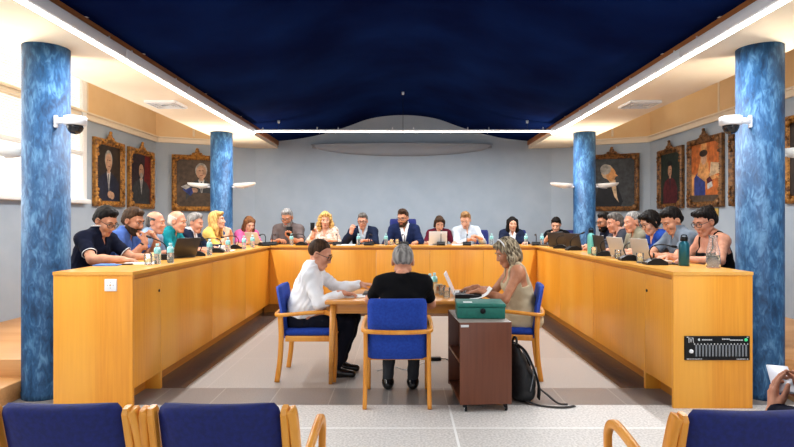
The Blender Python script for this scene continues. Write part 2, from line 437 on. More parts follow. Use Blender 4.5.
# ------------------------------------------------------------------ columns with sconces and cameras
def column(x, y, label):
    b = MB(); b.lathe([(.178, 0), (.178, .05), (.175, .06), (.175, ZS-.002)], n=40)
    o = b.build('column', M['column_stucco'], loc=(x, y, 0)); b = None
    return tag(o, label, 'column', 'blue stucco columns')
CX = 2.97
column(-CX, 4.59, 'blue stucco column nearest on the left, beside the desk end with the socket')
column(CX, 4.59, 'blue stucco column nearest on the right, behind the desk end with the audio panel')
column(-CX, 9.02, 'far blue stucco column standing between the blonde in yellow and the woman in pink')
column(CX, 9.02, 'far blue stucco column behind the dark laptops on the right desk')
mat('sconce_glass', (240, 238, 232), .45)
def sconce(x, y, s, label, z=2.03):
    """boat shaped up-lighter reaching sideways from a column; s = side"""
    t = thing('wall_sconce', label, 'lamp', (x, y, z), 0 if s > 0 else PI, 'white bowl up-lighters on the columns')
    b = MB(); nu, nv = 20, 7; vs = []; fs = []
    def P(i, j, k):
        a = 2*PI*i/nu; e = j/nv; r = math.cos(e*PI/2)**.7 if j < nv else .02
        return ((.19-k)*r*math.cos(a)+.20, (.10-k)*r*math.sin(a), -(.075-k)*math.sin(e*PI/2)+.03+.012*math.cos(a))
    for k, fl in ((0, 0), (.008, 1)):
        o = len(b.v); vs = [P(i, j, k) for j in range(nv+1) for i in range(nu)]
        fs = [(j*nu+i, j*nu+(i+1) % nu, (j+1)*nu+(i+1) % nu, (j+1)*nu+i) for j in range(nv) for i in range(nu)]+[tuple(nv*nu+i for i in range(nu))]
        b.add(vs, fs, 0, True)
    b.build('bowl', M['sconce_glass'], t)
    b = MB(); b.tube([(-.01, 0, -.03), (.06, 0, -.03), (.11, 0, -.025)], 1, n=8, flat=(.05, .03)); b.build('arm', M['white_plastic'], t)
    b = MB(); b.tube([(.12, 0, .005), (.28, 0, .005)], .010, n=8); b.build('lamp_tube', M['white_plastic'], t)
    l = bpy.data.lights.new('sconce_light', 'SPOT'); l.energy = SCONCE; l.color = (1, .88, .72); l.shadow_soft_size = .08; l.spot_size = R(128); l.spot_blend = .6
    lo = bpy.data.objects.new('sconce_light', l); COL.objects.link(lo); lo.parent = t; lo.location = (.2, 0, .05); lo.rotation_euler = (PI, R(-8), 0)
SCONCE = 54
for s, nm in ((-1, 'left'), (1, 'right')):
    sconce(s*(CX+.172), 4.62, s, f'white bowl up-lighter on the outer side of the near {nm} column')
    sconce(s*(CX+.172), 9.02, s, f'white bowl up-lighter on the far {nm} column in front of the {"seated portrait" if s<0 else "profile portrait"}')
    sconce(s*(CX-.172), 9.02, -s, f'white bowl up-lighter on the far {nm} column against the bare back wall')
def dome_camera(s, label):
    t = thing('security_camera', label, 'camera', (s*2.60, 4.37, 2.235), 0, 'dome cameras on the near columns')
    b = MB(); b.lathe([(.02, .04), (.078, .038), (.084, .02), (.084, -.025), (.07, -.032)], n=24); b.build('housing', M['white_plastic'], t)
    b = MB(); b.lathe([(.062, -.03), (.060, -.05), (.050, -.075), (.032, -.094), (.004, -.102)], n=24); b.build('dome', M['smoked_dome'], t)
    b = MB(); b.tube([(s*.07, .01, .012), (s*.165, .07, .018), (s*.235, .125, .022)], 1, n=8, flat=(.035, .05)); b.build('bracket', M['white_plastic'], t)
    b = MB(); b.box((s*.233, .124, .02), (.03, .07, .1), .008, rot=Matrix.Rotation(s*R(-35), 3, 'Z')); b.build('wall_plate', M['white_plastic'], t)
mat('smoked_dome', (26, 26, 30), .08, spec=.6)
dome_camera(-1, 'white dome security camera with dark bubble on the near left column')
dome_camera(1, 'white dome security camera with dark bubble on the near right column')

# ------------------------------------------------------------------ ceiling fittings
SEGS = [-2.2, -.8, .6, 2.0, 3.4, 4.8, 6.15, 7.45, 9.0]
ORD = ['', '', '', 'nearest', 'second', 'third', 'fourth', 'farthest']
def strip(a, c, label, up_clip=True, hh=.085, group='linear lights along the soffit edges'):
    a = Vector(a); c = Vector(c); m = (a+c)/2; d = c-a; L = d.length; ang = math.atan2(d.y, d.x)
    t = thing('linear_light', label, 'lamp', m, ang, group)
    b = MB(); b.box((0, 0, .0045+hh/2), (L-.006, .10 if hh > .05 else .06, hh), .006); b.build('housing', M['white_plastic'], t)
    b = MB(); b.box((0, 0, 0), (L-.012, .048 if hh > .05 else .045, .012), .004); b.build('diffuser', M['led'], t)
    for x in (-L*.36, L*.36):
        b = MB(); b.box((x, 0, hh+.007), (.03, .03, .02), .004); b.tube([(x, 0, hh+.005), (x, 0, hh+.045)], .008, n=8); b.build('hanger', M['white_plastic'], t)
    return t
for s, nm in ((-1, 'left'), (1, 'right')):
    for i in range(len(SEGS)-1):
        if i < 2: continue
        strip((s*(SX-.045), SEGS[i], 2.86), (s*(SX-.045), SEGS[i+1], 2.86),
              f'{ORD[i]} white strip light along the {nm} ceiling edge' if ORD[i] else f'white strip light overhead along the {nm} ceiling edge, out of frame')
xs = [-2.46, -1.23, 0, 1.23, 2.46]
W4 = ['leftmost', 'left inner', 'right inner', 'rightmost']
for i in range(4):
    strip((xs[i], 9.0, 2.90), (xs[i+1], 9.0, 2.90), f'{W4[i]} strip light of the row hung across the room', False, .03, 'linear lights hung across the room')
for x, lb in ((0, 'middle thin black pendant wire from the blue vault to the cross light'), (-2.03, 'left short wire holding the cross light under the blue vault'), (2.03, 'right short wire holding the cross light under the blue vault')):
    t = thing('suspension_wire', lb, 'wire', (x, 9.0, 2.95), 0, 'wires of the cross light')
    zt = vault(x)
    b = MB(); b.tube([(0, 0, 0), (0, 0, zt-2.95)], .004, n=6); b.build('wire', M['dark_metal'], t)
    b = MB(); b.lathe([(.008, -.05), (.02, -.04), (.022, 0)], (0, 0, zt-2.95), n=10); b.build('canopy', M['white_plastic'], t)
for s, nm in ((-1, 'left'), (1, 'right')):
    for k, y in enumerate((3.7, 4.3, 5.25, 6.9, 8.4)):
        t = thing('cable_clip', f'small white clip above the {nm} strip lights, {["first","second","third","fourth","fifth"][k]} from the front', 'clip', (s*(SX-.03), y, 3.075), 0, 'clips along the ceiling edges')
        b = MB(); b.box((0, 0, 0), (.024, .04, .08), .005); b.box((-s*.012, 0, .03), (.03, .03, .02), .004); b.build('clip_body', M['white_plastic'], t)
    t = thing('ceiling_vent', f'square white air diffuser in the {nm} soffit', 'vent', (s*2.9, 6.75, ZS), 0, 'air diffusers in the soffits')
    b = MB()
    for q in range(3):
        w = .36-.11*q; e = .022
        for (c, d) in (((0, w/2, 0), (w, e, .03)), ((0, -w/2, 0), (w, e, .03)), ((w/2, 0, 0), (e, w, .03)), ((-w/2, 0, 0), (e, w, .03))):
            b.box((c[0], c[1], -.015), d)
    b.build('louvre', M['white_paint'], t)
    b = MB(); b.box((0, 0, -.004), (.34, .34, .006)); b.build('backing', M['grey_plastic'], t)

# long lens shaped wall up-lighter on the back wall
t = thing('wall_uplighter', 'long shallow grey lens shaped trough high on the back wall', 'lamp', (-.02, BY, 2.93))
b = MB(); n, k = 40, 8; vs = []; fs = []
for i in range(n+1):
    u = -1+2*i/n; w = math.sqrt(max(0, 1-u*u))*.98+.02
    for j in range(k+1):
        a = PI/2*j/k; vs.append((1.78*u, -(.03+.20*w*math.cos(a)), .02-(.22*w*math.sin(a)+.0)))
for i in range(n):
    for j in range(k): fs.append((i*(k+1)+j, (i+1)*(k+1)+j, (i+1)*(k+1)+j+1, i*(k+1)+j+1))
b.add(vs, fs, 0, True)
b.build('trough', mat('trough_grey', (150, 158, 168), .8), t)
b = MB(); b.tube([(1.79*math.sin(PI*(i/24-.5)), -(.035+.2*math.cos(PI*(i/24-.5))), .022) for i in range(25)], 1, n=8, flat=(.02, .03), up=(0, 0, 1)); b.build('rim', M['trough_grey'], t)
b = MB()
for x in (-1.74, 1.74): b.box((x, -.025, -.01), (.09, .05, .07), .01)
b.build('end_cap', M['grey_plastic'], t)

# ------------------------------------------------------------------ portraits
mat('gilt', (186, 130, 58), .45, metal=.2, c2=(98, 62, 28), scale=22, bump=.5, lo=.4, hi=.66)
mat('dark_gilt', (136, 92, 48), .45, metal=.2, c2=(58, 36, 20), scale=22, bump=.5, lo=.4, hi=.66)
PC = dict(skin=(205, 160, 128), black=(26, 25, 30), navy=(38, 42, 60), white=(206, 202, 196), hairgrey=(176, 170, 160), hairdark=(44, 34, 28), red=(120, 34, 36),
          brown=(92, 74, 58), dkbrown=(56, 44, 36), greyg=(64, 66, 68), green=(44, 56, 50), ora=(206, 112, 52), orb=(226, 160, 96), blue=(52, 66, 132), plum=(96, 40, 46), cream=(222, 190, 150), purple=(60, 46, 54))
for k, v in PC.items(): mat('paint_'+k, v, .5, c2=tuple(int(c*.72) for c in v), scale=14, detail=5, spec=.3)
def oval(cx, cz, rx, rz, n=18, a0=0, a1=2*PI): return [(cx+rx*math.cos(a0+(a1-a0)*i/n), cz+rz*math.sin(a0+(a1-a0)*i/n)) for i in range(n)]
def portrait(loc, rz, w, h, gilt, shapes, bg, label, crest=True):
    t = thing('framed_portrait', label, 'painting', loc, rz, 'gilt framed portraits')
    fw = .088
    b = MB()
    prof = [(0, 0), (0, .05), (.02, .07), (.04, .055), (.068, .04), (fw, .025), (fw, 0)]     # across the moulding: inward, outward
    def ring(o, d): return [(-w/2+o, -d, o), (w/2-o, -d, o), (w/2-o, -d, h-o), (-w/2+o, -d, h-o)]
    vs = []; fs = []
    for (o, d) in prof: vs += ring(o, d)
    for i in range(len(prof)-1):
        for j in range(4): fs.append((i*4+j, i*4+(j+1) % 4, i*4+4+(j+1) % 4, i*4+4+j))
    b.add(vs, fs)
    for (x, z) in [(-w/2+.07, .07), (w/2-.07, .07), (w/2-.07, h-.07), (-w/2+.07, h-.07)]:            # carved corners
        sx = -1 if x < 0 else 1; sz = -1 if z < h/2 else 1
        b.ell((x-sx*.015, -.06, z-sz*.0), (.055, .03, .055), nu=8, nv=6)
        for k in (1, 2, 3):
            b.ell((x-sx*.06*k, -.06, z+sz*.035*(1 if k < 3 else .6)), (.03, .025, .022), nu=8, nv=6); b.ell((x+sx*.035*(1 if k < 3 else .6), -.06, z-sz*.06*k), (.022, .025, .03), nu=8, nv=6)
    b.build('frame', gilt, t)
    b = MB()                                                                                          # beaded inner edge
    nx, nz2 = int((w-2*fw)/.035), int((h-2*fw)/.035)
    for i in range(nx+1):
        for z in (fw-.012, h-fw+.012): b.ell((-w/2+fw+(w-2*fw)*i/nx, -.035, z), (.011, .012, .011), nu=6, nv=4)
    for i in range(nz2+1):
        for x in (-w/2+fw-.012, w/2-fw+.012): b.ell((x, -.035, fw+(h-2*fw)*i/nz2), (.011, .012, .011), nu=6, nv=4)
    b.build('beading', gilt, t)
    if crest:
        b = MB(); b.ell((0, -.045, h+.05), (.045, .03, .065), nu=10, nv=8); b.ell((0, -.05, h+.115), (.03, .025, .025), nu=8, nv=6)
        for s in (-1, 1):
            b.ell((s*.055, -.05, h+.02), (.045, .028, .032), nu=8, nv=6); b.ell((s*.11, -.05, h-.01), (.045, .025, .022), nu=8, nv=6)
        b.build('crest', gilt, t)
    b = MB(); iw, ih = w-2*fw, h-2*fw; used = [bg]; lay = 0
    b.add([(-iw/2, -.022, fw), (iw/2, -.022, fw), (iw/2, -.022, h-fw), (-iw/2, -.022, h-fw)], [(0, 1, 2, 3)], 0)
    for (poly, c) in shapes:                                                                         # poly in 0..1 of the canvas
        lay += 1
        if c not in used: used.append(c)
        pp = [(-iw/2+iw*min(1, max(0, u)), fw+ih*min(1, max(0, v))) for u, v in poly]
        b.add([(x, -.0225-.0006*lay, z) for x, z in pp], [tuple(range(len(pp)))], used.index(c))
    b.build('canvas', [M['paint_'+c] for c in used], t)
def sitter(cx, top, hw, coat, hair, shirt='white', face=.075, hands=None, tie='black', base=0):
    """head and shoulders of a seated figure as flat paint shapes"""
    f = face; cy = top-f*1.2
    S_ = [([(cx-hw, base), (cx-hw*1.0, base+(cy-base)*.45), (cx-hw*.72, cy-f*2.1), (cx-f*.9, cy-f*1.5), (cx+f*.9, cy-f*1.5), (cx+hw*.72, cy-f*2.1), (cx+hw, base+(cy-base)*.45), (cx+hw, base)], coat),
          ([(cx-f*.62, cy-f*1.35), (cx+f*.62, cy-f*1.35), (cx+f*.1, cy-f*4.2)], shirt), ([(cx-f*.13, cy-f*1.7), (cx+f*.13, cy-f*1.7), (cx+f*.1, cy-f*4)], tie),
          (oval(cx, cy+f*.22, f*1.2, f*1.3), hair), ([(cx-f*.4, cy-f*1.6), (cx+f*.4, cy-f*1.6), (cx+f*.5, cy-f*.4), (cx-f*.5, cy-f*.4)], 'skin'), (oval(cx, cy-f*.08, f*1.02, f*1.2), 'skin'),
          ([(cx-f*.5, cy+.1*f), (cx-f*.12, cy+.1*f), (cx-f*.12, cy+.22*f), (cx-f*.5, cy+.22*f)], 'dkbrown'), ([(cx+f*.12, cy+.1*f), (cx+f*.5, cy+.1*f), (cx+f*.5, cy+.22*f), (cx+f*.12, cy+.22*f)], 'dkbrown'),
          ([(cx-f*.3, cy-.68*f), (cx+f*.3, cy-.68*f), (cx+f*.3, cy-.6*f), (cx-f*.3, cy-.6*f)], 'red')]
    for (x, y) in (hands or []): S_.append((oval(x, y, f*.75, f*.5), 'skin'))
    return S_
wl = PI/2
portrait((-WX+.005, 8.57, 1.665), wl, .85, 1.03, M['gilt'], sitter(.48, .88, .47, 'navy', 'hairgrey', face=.135, hands=[(.62, .10), (.52, .12)]), 'dkbrown',
         'gilt framed portrait of a white haired man in a dark suit, left wall')
portrait((-WX+.005, 9.62, 1.655), wl, .90, 1.03, M['gilt'], [([(.62, 0), (1, 0), (1, 1), (.70, 1)], 'red')]+sitter(.50, .82, .44, 'greyg', 'hairdark', face=.12)+[(oval(.5, .575, .07, .06), 'hairgrey')], 'purple',
         'gilt framed portrait of a moustached man before a red curtain, left wall')
fa = math.atan2(BY-CY, WX-2.95)
portrait((-3.93, 10.52, 1.63), fa, .90, 1.06, M['gilt'], sitter(.60, .90, .38, 'greyg', 'hairgrey', face=.125, hands=[(.42, .34)], base=.05)+[([(.1, .02), (.95, 0), (1, .28), (.4, .30)], 'brown'), ([(.14, .36), (.34, .22), (.40, .30), (.36, .40), (.2, .42)], 'blue'), ([(.10, .42), (.22, .36), (.34, .42), (.24, .47)], 'white')], 'brown',
         'gilt framed portrait of a seated white haired man holding a book')
portrait((3.98, 10.50, 1.63), -fa, .97, 1.08, M['dark_gilt'], [([(.1, .05), (.2, .4), (.42, .52), (.6, .5), (.75, .1), (.7, 0), (.1, 0)], 'black'), ([(.42, .56), (.58, .56), (.62, .2), (.66, .08), (.56, .2), (.48, .45)], 'cream'), (oval(.40, .73, .14, .15), 'cream'), (oval(.48, .67, .11, .14), 'orb'), ([(.57, .70), (.64, .64), (.57, .62)], 'orb'), (oval(.36, .78, .12, .11), 'hairgrey')], 'greyg',
         'dark gilt framed portrait of a bearded man in profile behind the far right column')
portrait((WX-.005, 9.42, 1.655), -wl, .86, 1.03, M['dark_gilt'], sitter(.48, .78, .36, 'plum', 'hairdark', shirt='purple', face=.10, tie='plum')+[(oval(.48, .80, .13, .05), 'black')], 'green',
         'dark gilt framed portrait of a standing figure in a plum robe, right wall')
portrait((WX-.005, 8.34, 1.65), -wl, .95, 1.06, M['dark_gilt'],
         [([(0, .5), (.3, .45), (.35, 1), (0, 1)], 'ora'), ([(.6, .5), (1, .4), (1, 1), (.55, 1)], 'ora'), ([(.66, .42), (1, .46), (1, .62), (.7, .66)], 'cream'), ([(.1, 0), (.1, .42), (.3, .56), (.5, .52), (.52, 0)], 'blue'), ([(.5, .05), (.95, .1), (.95, .38), (.55, .34)], 'ora'), ([(0, 0), (1, 0), (1, .1), (0, .12)], 'brown'),
          ([(.22, .46), (.30, .66), (.62, .66), (.66, .38), (.5, .34)], 'orb'), (oval(.46, .75, .10, .12), 'skin'), (oval(.45, .83, .15, .06), 'hairdark'), ([(.6, .2), (.78, .25), (.74, .34), (.58, .30)], 'white'), ([(.56, .38), (.68, .42), (.78, .34), (.6, .3)], 'plum')], 'orb',
         'gilt framed bright orange and blue portrait of a woman, right wall')
portrait((WX-.005, 7.25, 1.65), -wl, .88, 1.03, M['dark_gilt'], sitter(.5, .84, .36, 'black', 'hairdark', face=.1), 'dkbrown', 'gilt framed portrait almost wholly hidden behind the near right column')
portrait((WX-.005, 6.14, 1.65), -wl, .92, 1.03, M['gilt'], sitter(.5, .84, .36, 'black', 'hairgrey', face=.1), 'dkbrown', 'gilt framed portrait cut by the right edge of the picture')
t = thing('wall_plaque', 'small yellow brass plaque under the orange and blue portrait', 'plaque', (WX-.012, 8.12, 1.52), 0)
mat('brass', (206, 168, 84), .35, metal=.4)
b = MB(); b.box((0, 0, .05), (.02, .2, .12), .004); b.build('plate', M['brass'], t)
b = MB(); b.box((-.012, 0, .05), (.004, .14, .05), .002); b.build('inset', M['trim_wood'], t)
# ================================================================== council desk: two wings and the back run
mat('socket_white', (238, 238, 240), .35)
mat('led_green', (60, 190, 120), .4, emit=.5)
mat('print_white', (215, 216, 218), .5)
TH = .026
def wing(s, label):
    nm = 'left' if s < 0 else 'right'
    ox, oy = s*2.38, 6.7
    t = thing('council_desk', label, 'desk', (ox, oy, 0))
    X = lambda x: s*x-ox
    Y = lambda y: y-oy
    b = MB()
    poly = [(X(2.082), Y(D0-.005)), (X(2.70), Y(D0-.005)), (X(2.70), Y(9.2)), (X(2.072), Y(D1-.012))]
    b.prism(poly, lambda u, v, w: (u, v, w), ZD-TH, ZD); b.build('worktop', M['desk_top_wood'], t)
    b = MB(); b.box((X(2.392), Y(D0+.015), (ZD-TH)/2), (.612, .03, ZD-TH), .003)
    e = b.build('end_panel', M['desk_wood'], t)
    ys = [D0+.03, 4.765, 6.05, 7.33, D1+.022]
    for i in range(4):
        b = MB(); b.box((X(2.102), Y((ys[i]+ys[i+1])/2), (.143+.990)/2), (.022, ys[i+1]-ys[i]-.003, .847), .003)
        o = b.build('front_panel', M['desk_wood'], t)
        if i == 0:
            b = MB(); b.lathe([(.012, 0), (.012, .006), (.004, .007)], (X(2.09), Y(4.72), .85), n=10, rot=Matrix.Rotation(-s*PI/2, 3, 'Y')); b.build('lock', M['dark_metal'], o)
    b = MB(); b.box((X(2.145), Y((D0+D1)/2+.07), .991), (.05, D1-D0+.10, .078)); b.build('top_rail', M['plinth_wood'], t)
    b = MB(); b.box((X(2.235), Y((D0+D1)/2+.1), .072), (.03, D1-D0+.08, .144)); b.build('plinth', M['plinth_wood'], t)
    b = MB()
    for y in (4.755, 4.775): b.box((X(2.16), Y(y), .072), (.14, .012, .144), .002)
    b.build('support_panel', M['desk_wood'], t)
    if s < 0:
        b = MB(); b.box((-2.252-ox, Y(D0-.004), .952), (.094, .012, .094), .004); p = b.build('power_socket', M['socket_white'], t)
        b = MB(); b.lathe([(.006, 0), (.006, .004)], (-2.252-ox, Y(D0-.009), .952), n=8, rot=Matrix.Rotation(PI/2, 3, 'X')); b.build('socket_screw', M['brass'], p)
        b = MB()
        for (dx, dz) in ((-.022, .0), (.022, .0), (0, .022), (0, -.022)): b.box((-2.252+dx-ox, Y(D0-.0105), .952+dz), (.005, .002, .005))
        b.build('socket_hole', M['grey_plastic'], p)
    else:
        x0, z0 = 2.168, .375
        b = MB(); b.box((x0+.25-ox, Y(D0-.006), z0+.0925), (.50, .016, .185), .003); p = b.build('audio_panel', M['black_plastic'], t)
        b = MB()
        for k in range(16): b.box((x0+.085+.0255*k-ox, Y(D0-.016), z0+.075), (.013, .010, .088), .002)
        b.build('slot_strip', M['grey_plastic'], p)
        b = MB()
        for k in range(17): b.box((x0+.085+.0255*(k-.5)-ox, Y(D0-.016), z0+.125), (.006, .004, .010))
        for (a, c, z) in ((.13, .20, .158), (.285, .34, .163), (.345, .43, .156)):
            x = a
            while x < c: w = random.uniform(.006, .016); b.box((x0+x+w/2-ox, Y(D0-.015), z0+z), (w, .003, .008)); x += w+.004
        b.prism([(.105, .150), (.113, .150), (.113, .168), (.105, .168), (.098, .159)], lambda u, v, w: (x0+u-ox, w, z0+v), Y(D0-.0165), Y(D0-.013))
        for (u, v) in ((.02, .006), (.48, .006), (.02, .18), (.48, .18)): b.box((x0+u-ox, Y(D0-.0145), z0+v-.002 if v > .1 else z0+v+.004), (.012, .003, .006))
        for k in range(9): b.box((x0+.03+.012*k-ox, Y(D0-.0145), z0+.010), (.008, .003, .005))
        for k in range(6): b.box((x0+.40+.012*k-ox, Y(D0-.0145), z0+.010), (.008, .003, .005))
        b.tube([(x0+.03-ox, Y(D0-.015), z0+.135), (x0+.03-ox, Y(D0-.015), z0+.172), (x0+.06-ox, Y(D0-.015), z0+.172), (x0+.065-ox, Y(D0-.015), z0+.135)], .003, n=6)
        b.tube([(x0+.045-ox, Y(D0-.015), z0+.140), (x0+.045-ox, Y(D0-.015), z0+.165)], .004, n=6)
        b.build('panel_marking', M['print_white'], p)
        b = MB(); b.lathe([(.016, 0), (.015, .012), (.004, .013)], (x0+.046-ox, Y(D0-.013), z0+.07), n=14, rot=Matrix.Rotation(PI/2, 3, 'X')); b.build('knob', M['socket_white'], p)
        b = MB(); b.lathe([(.013, 0), (.012, .005), (.003, .006)], (x0+.468-ox, Y(D0-.013), z0+.158), n=14, rot=Matrix.Rotation(PI/2, 3, 'X')); b.build('status_light', M['led_green'], p)
    return t
wing(-1, 'left wing of the honey wood council desk, white socket on its end')
wing(1, 'right wing of the honey wood council desk, black audio panel on its end')
t = thing('council_desk', 'back run of the honey wood council desk across the room', 'desk', (0, 8.9, 0))
b = MB(); b.prism([(-2.071, D1-.012-8.9), (2.071, D1-.012-8.9), (2.70, .30), (-2.70, .30)], lambda u, v, w: (u, v, w), ZD-TH, ZD); b.build('worktop', M['desk_top_wood_x'], t)
xs = [-2.09, -1.26, -.42, .42, 1.26, 2.09]
for i in range(5):
    b = MB(); b.box(((xs[i]+xs[i+1])/2, D1+.011-8.9, (.143+.990)/2), (xs[i+1]-xs[i]-.003, .022, .847), .003); b.build('front_panel', M['desk_wood'], t)
b = MB(); b.box((0, D1+.05-8.9, .991), (4.24, .05, .078)); b.build('top_rail', M['plinth_wood'], t)
b = MB(); b.box((0, D1+.15-8.9, .072), (4.40, .03, .144)); b.build('plinth', M['plinth_wood'], t)

# ================================================================== armchairs round the table
mat('blue_fabric', (24, 66, 166), .85, c2=(18, 54, 146), scale=60, bump=.12)
mat('navy_fabric', (14, 30, 104), .75, c2=(10, 23, 86), scale=60, bump=.12)
def curve(pts, n=6):
    """Catmull-Rom through points"""
    P = [Vector(p) for p in pts]; Q = [P[0]*2-P[1]]+P+[P[-1]*2-P[-2]]; out = []
    for i in range(1, len(Q)-2):
        a, b2, c, d = Q[i-1:i+3]
        for k in range(n):
            u = k/n; out.append(.5*((2*b2)+(c-a)*u+(2*a-5*b2+4*c-d)*u*u+(3*b2-a-3*c+d)*u**3))
    return out+[P[-1]]
def pad(b, w, prof, th, curv=0, mi=0, nx=10, edge=.02):
    """upholstered pad: profile points (y,z) bottom to top, width w, thickness th, bowed by curv"""
    m = len(prof); vs = []; fs = []
    for side in (0, 1):
        for j, (y, z) in enumerate(prof):
            for i in range(nx+1):
                u = -1+2*i/nx; e = (1-abs(u)**8)*(1 if 0 < j < m-1 else .35)
                wv = w/2*(.955 if j == 0 else .89 if j == m-1 else .965 if j == m-2 else 1)
                vs.append((u*wv, y+curv*(1-u*u)*-1+(th/2*e if side == 0 else -th/2*e), z))
    o = m*(nx+1)
    for j in range(m-1):
        for i in range(nx):
            a = j*(nx+1)+i; fs.append((a, a+1, a+nx+2, a+nx+1)); fs.append((o+a, o+a+nx+1, o+a+nx+2, o+a+1))
    for i in range(nx):
        fs.append((i, o+i, o+i+1, i+1)); a = (m-1)*(nx+1)+i; fs.append((a, a+1, o+a+1, o+a))
    for j in range(m-1):
        a = j*(nx+1); fs.append((a, a+nx+1, o+a+nx+1, o+a)); a += nx; fs.append((a, o+a, o+a+nx+1, a+nx+1))
    b.add(vs, fs, mi, True)
def armchair(label, loc, rz):
    t = thing('armchair', label, 'chair', loc, rz, 'blue armchairs with wooden arms at the small table')
    b = MB(); pad(b, .46, [(-.195, .37), (-.20, .385), (-.215, .5), (-.235, .65), (-.262, .80), (-.268, .838), (-.270, .85)], .055, .02); b.build('backrest', M['blue_fabric'], t)
    b = MB(); b.box((0, .02, .438), (.46, .46, .065), .028, seg=3); b.build('seat', M['blue_fabric'], t)
    b = MB(); b.box((0, .235, .385), (.44, .025, .05), .004); b.box((0, -.19, .385), (.44, .025, .05), .004)
    for s in (-1, 1): b.box((s*.232, .02, .385), (.025, .44, .05), .004)
    b.build('seat_rail', M['chair_wood'], t)
    for s in (-1, 1):
        b = MB(); b.tube(curve([(s*.245, -.245, .615), (s*.245, -.235, .42), (s*.247, -.245, .2), (s*.25, -.272, 0)]), 1, n=10, flat=(.034, .045), up=(0, 1, 0)); b.build('leg', M['chair_wood'], t)
        b = MB(); b.tube(curve([(s*.262, .16, .63), (s*.262, .215, .608), (s*.258, .245, .55), (s*.252, .252, .42), (s*.25, .25, .2), (s*.25, .238, 0)]), [1]*31 if False else 1, n=10, flat=(.034, .042), up=(0, 1, 0)); b.build('leg', M['chair_wood'], t)
    pts = [(-.262, .165, .632), (-.268, 0, .622), (-.266, -.18, .607), (-.25, -.262, .600), (-.17, -.292, .596), (0, -.302, .594), (.17, -.292, .596), (.25, -.262, .600), (.266, -.18, .607), (.268, 0, .622), (.262, .165, .632)]
    b = MB(); b.tube(curve(pts, 5), 1, n=10, flat=(.036, .032), up=(0, 0, 1)); b.build('arm_rail', M['chair_wood'], t)
    return t
ac = armchair('blue wooden armchair under the man in black with his back turned', (-.045, 4.51, 0), 0)
dup(ac, (-.86, 5.20, 0), -PI/2, 'blue wooden armchair under the man in the white shirt')
dup(ac, (1.02, 5.26, 0), PI/2-R(10), 'blue wooden armchair under the woman in the beige dress')

# ------------------------------------------------------------------ visitors' chairs in the foreground
def visitor(label, loc):
    t = thing('visitor_chair', label, 'chair', loc, 0, 'row of blue visitor chairs in the foreground')
    b = MB(); pad(b, .41, [(-.10, .46), (-.105, .475), (-.13, .56), (-.165, .70), (-.19, .805), (-.194, .828), (-.190, .842)], .05, .022); b.build('backrest', M['navy_fabric'], t)
    b = MB(); b.box((0, .15, .43), (.44, .46, .07), .03, seg=3); b.build('seat', M['navy_fabric'], t)
    for s in (-1, 1):
        b = MB(); b.tube([(s*.222, -.085, .40), (s*.222, -.135, .56), (s*.221, -.17, .70), (s*.220, -.198, .815), (s*.220, -.2, .832)], [1, 1, 1, 1, .7], n=10, flat=(.028, .05), up=(0, 1, .25), sm=False); b.build('back_stile', M['chair_wood'], t)
        b = MB(); b.tube(curve([(s*.256, -.30, 0), (s*.256, -.16, .25), (s*.256, -.09, .42), (s*.253, -.14, .58), (s*.250, -.175, .72), (s*.246, -.198, .80), (s*.240, -.204, .825)]), 1, n=10, flat=(.03, .045), up=(0, 1, .2)); b.build('leg', M['chair_wood'], t)
        b = MB(); b.tube(curve([(s*.262, -.135, .575), (s*.268, .02, .612), (s*.27, .16, .634), (s*.27, .25, .632), (s*.27, .305, .585), (s*.268, .315, .5), (s*.262, .315, .3), (s*.258, .32, 0)]), 1, n=10, flat=(.036, .03), up=(1, 0, 0)); b.build('arm', M['chair_wood'], t)
        b = MB(); b.box((s*.235, .14, .39), (.022, .42, .05), .004); b.build('seat_rail', M['chair_wood'], t)
        b = MB(); b.lathe([(.007, 0), (.006, .004)], (s*.262, -.158, .60), n=8, rot=Matrix.Rotation(PI/2, 3, 'X')); b.build('screw', M['dark_metal'], t)
    return t
v0 = visitor('blue visitor chair at the left edge of the foreground row', (-1.135, 2.03, 0))
dup(v0, (-.612, 2.03, 0), 0, 'blue visitor chair of the left pair, nearer the middle aisle')
dup(v0, (1.116, 1.965, 0), 0, 'blue visitor chair at the right of the foreground, its curved arm to the aisle')
dup(v0, (1.65, 1.965, 0), 0, 'blue visitor chair under the person with the phone, right edge')

# ------------------------------------------------------------------ council chairs behind the desk
def council_chair(label, loc, rz, high=0):
    t = thing('council_chair', label, 'chair', loc, rz, 'blue upholstered council chairs')
    h = high
    b = MB(); pad(b, .48, [(-.20, .45), (-.205, .47), (-.22, .6), (-.25, .78), (-.275, .93+h), (-.28, .975+h), (-.28, .99+h)], .07, .03); b.build('backrest', M['navy_fabric'], t)
    b = MB(); b.box((0, .02, .40), (.48, .46, .07), .03, seg=3); b.build('seat', M['navy_fabric'], t)
    for sx in (-1, 1):
        for sy in (-1, 1):
            b = MB(); b.tube([(sx*.2, .02+sy*.19, .38), (sx*.215, .02+sy*.21, 0)], .016, n=8); b.build('leg', M['dark_metal'], t)
    return t

# ------------------------------------------------------------------ small table
t = thing('meeting_table', 'small honey wood table in the middle of the floor', 'table', (-.02, 5.27, 0))
b = MB(); b.box((0, 0, .725), (1.34, .84, .032), .006); b.build('tabletop', M['table_wood'], t)
b = MB()
for s in (-1, 1): b.box((0, s*.36, .665), (1.16, .022, .085), .003); b.box((s*.59, 0, .665), (.022, .70, .085), .003)
b.build('apron', M['table_wood'], t)
for sx in (-1, 1):
    for sy in (-1, 1):
        b = MB(); b.tube([(sx*.60, sy*.37, .71), (sx*.612, sy*.375, .35), (sx*.622, sy*.38, 0)], [1, .85, .62], n=12, flat=(.058, .058), up=(0, 1, 0)); b.build('leg', M['table_wood'], t)

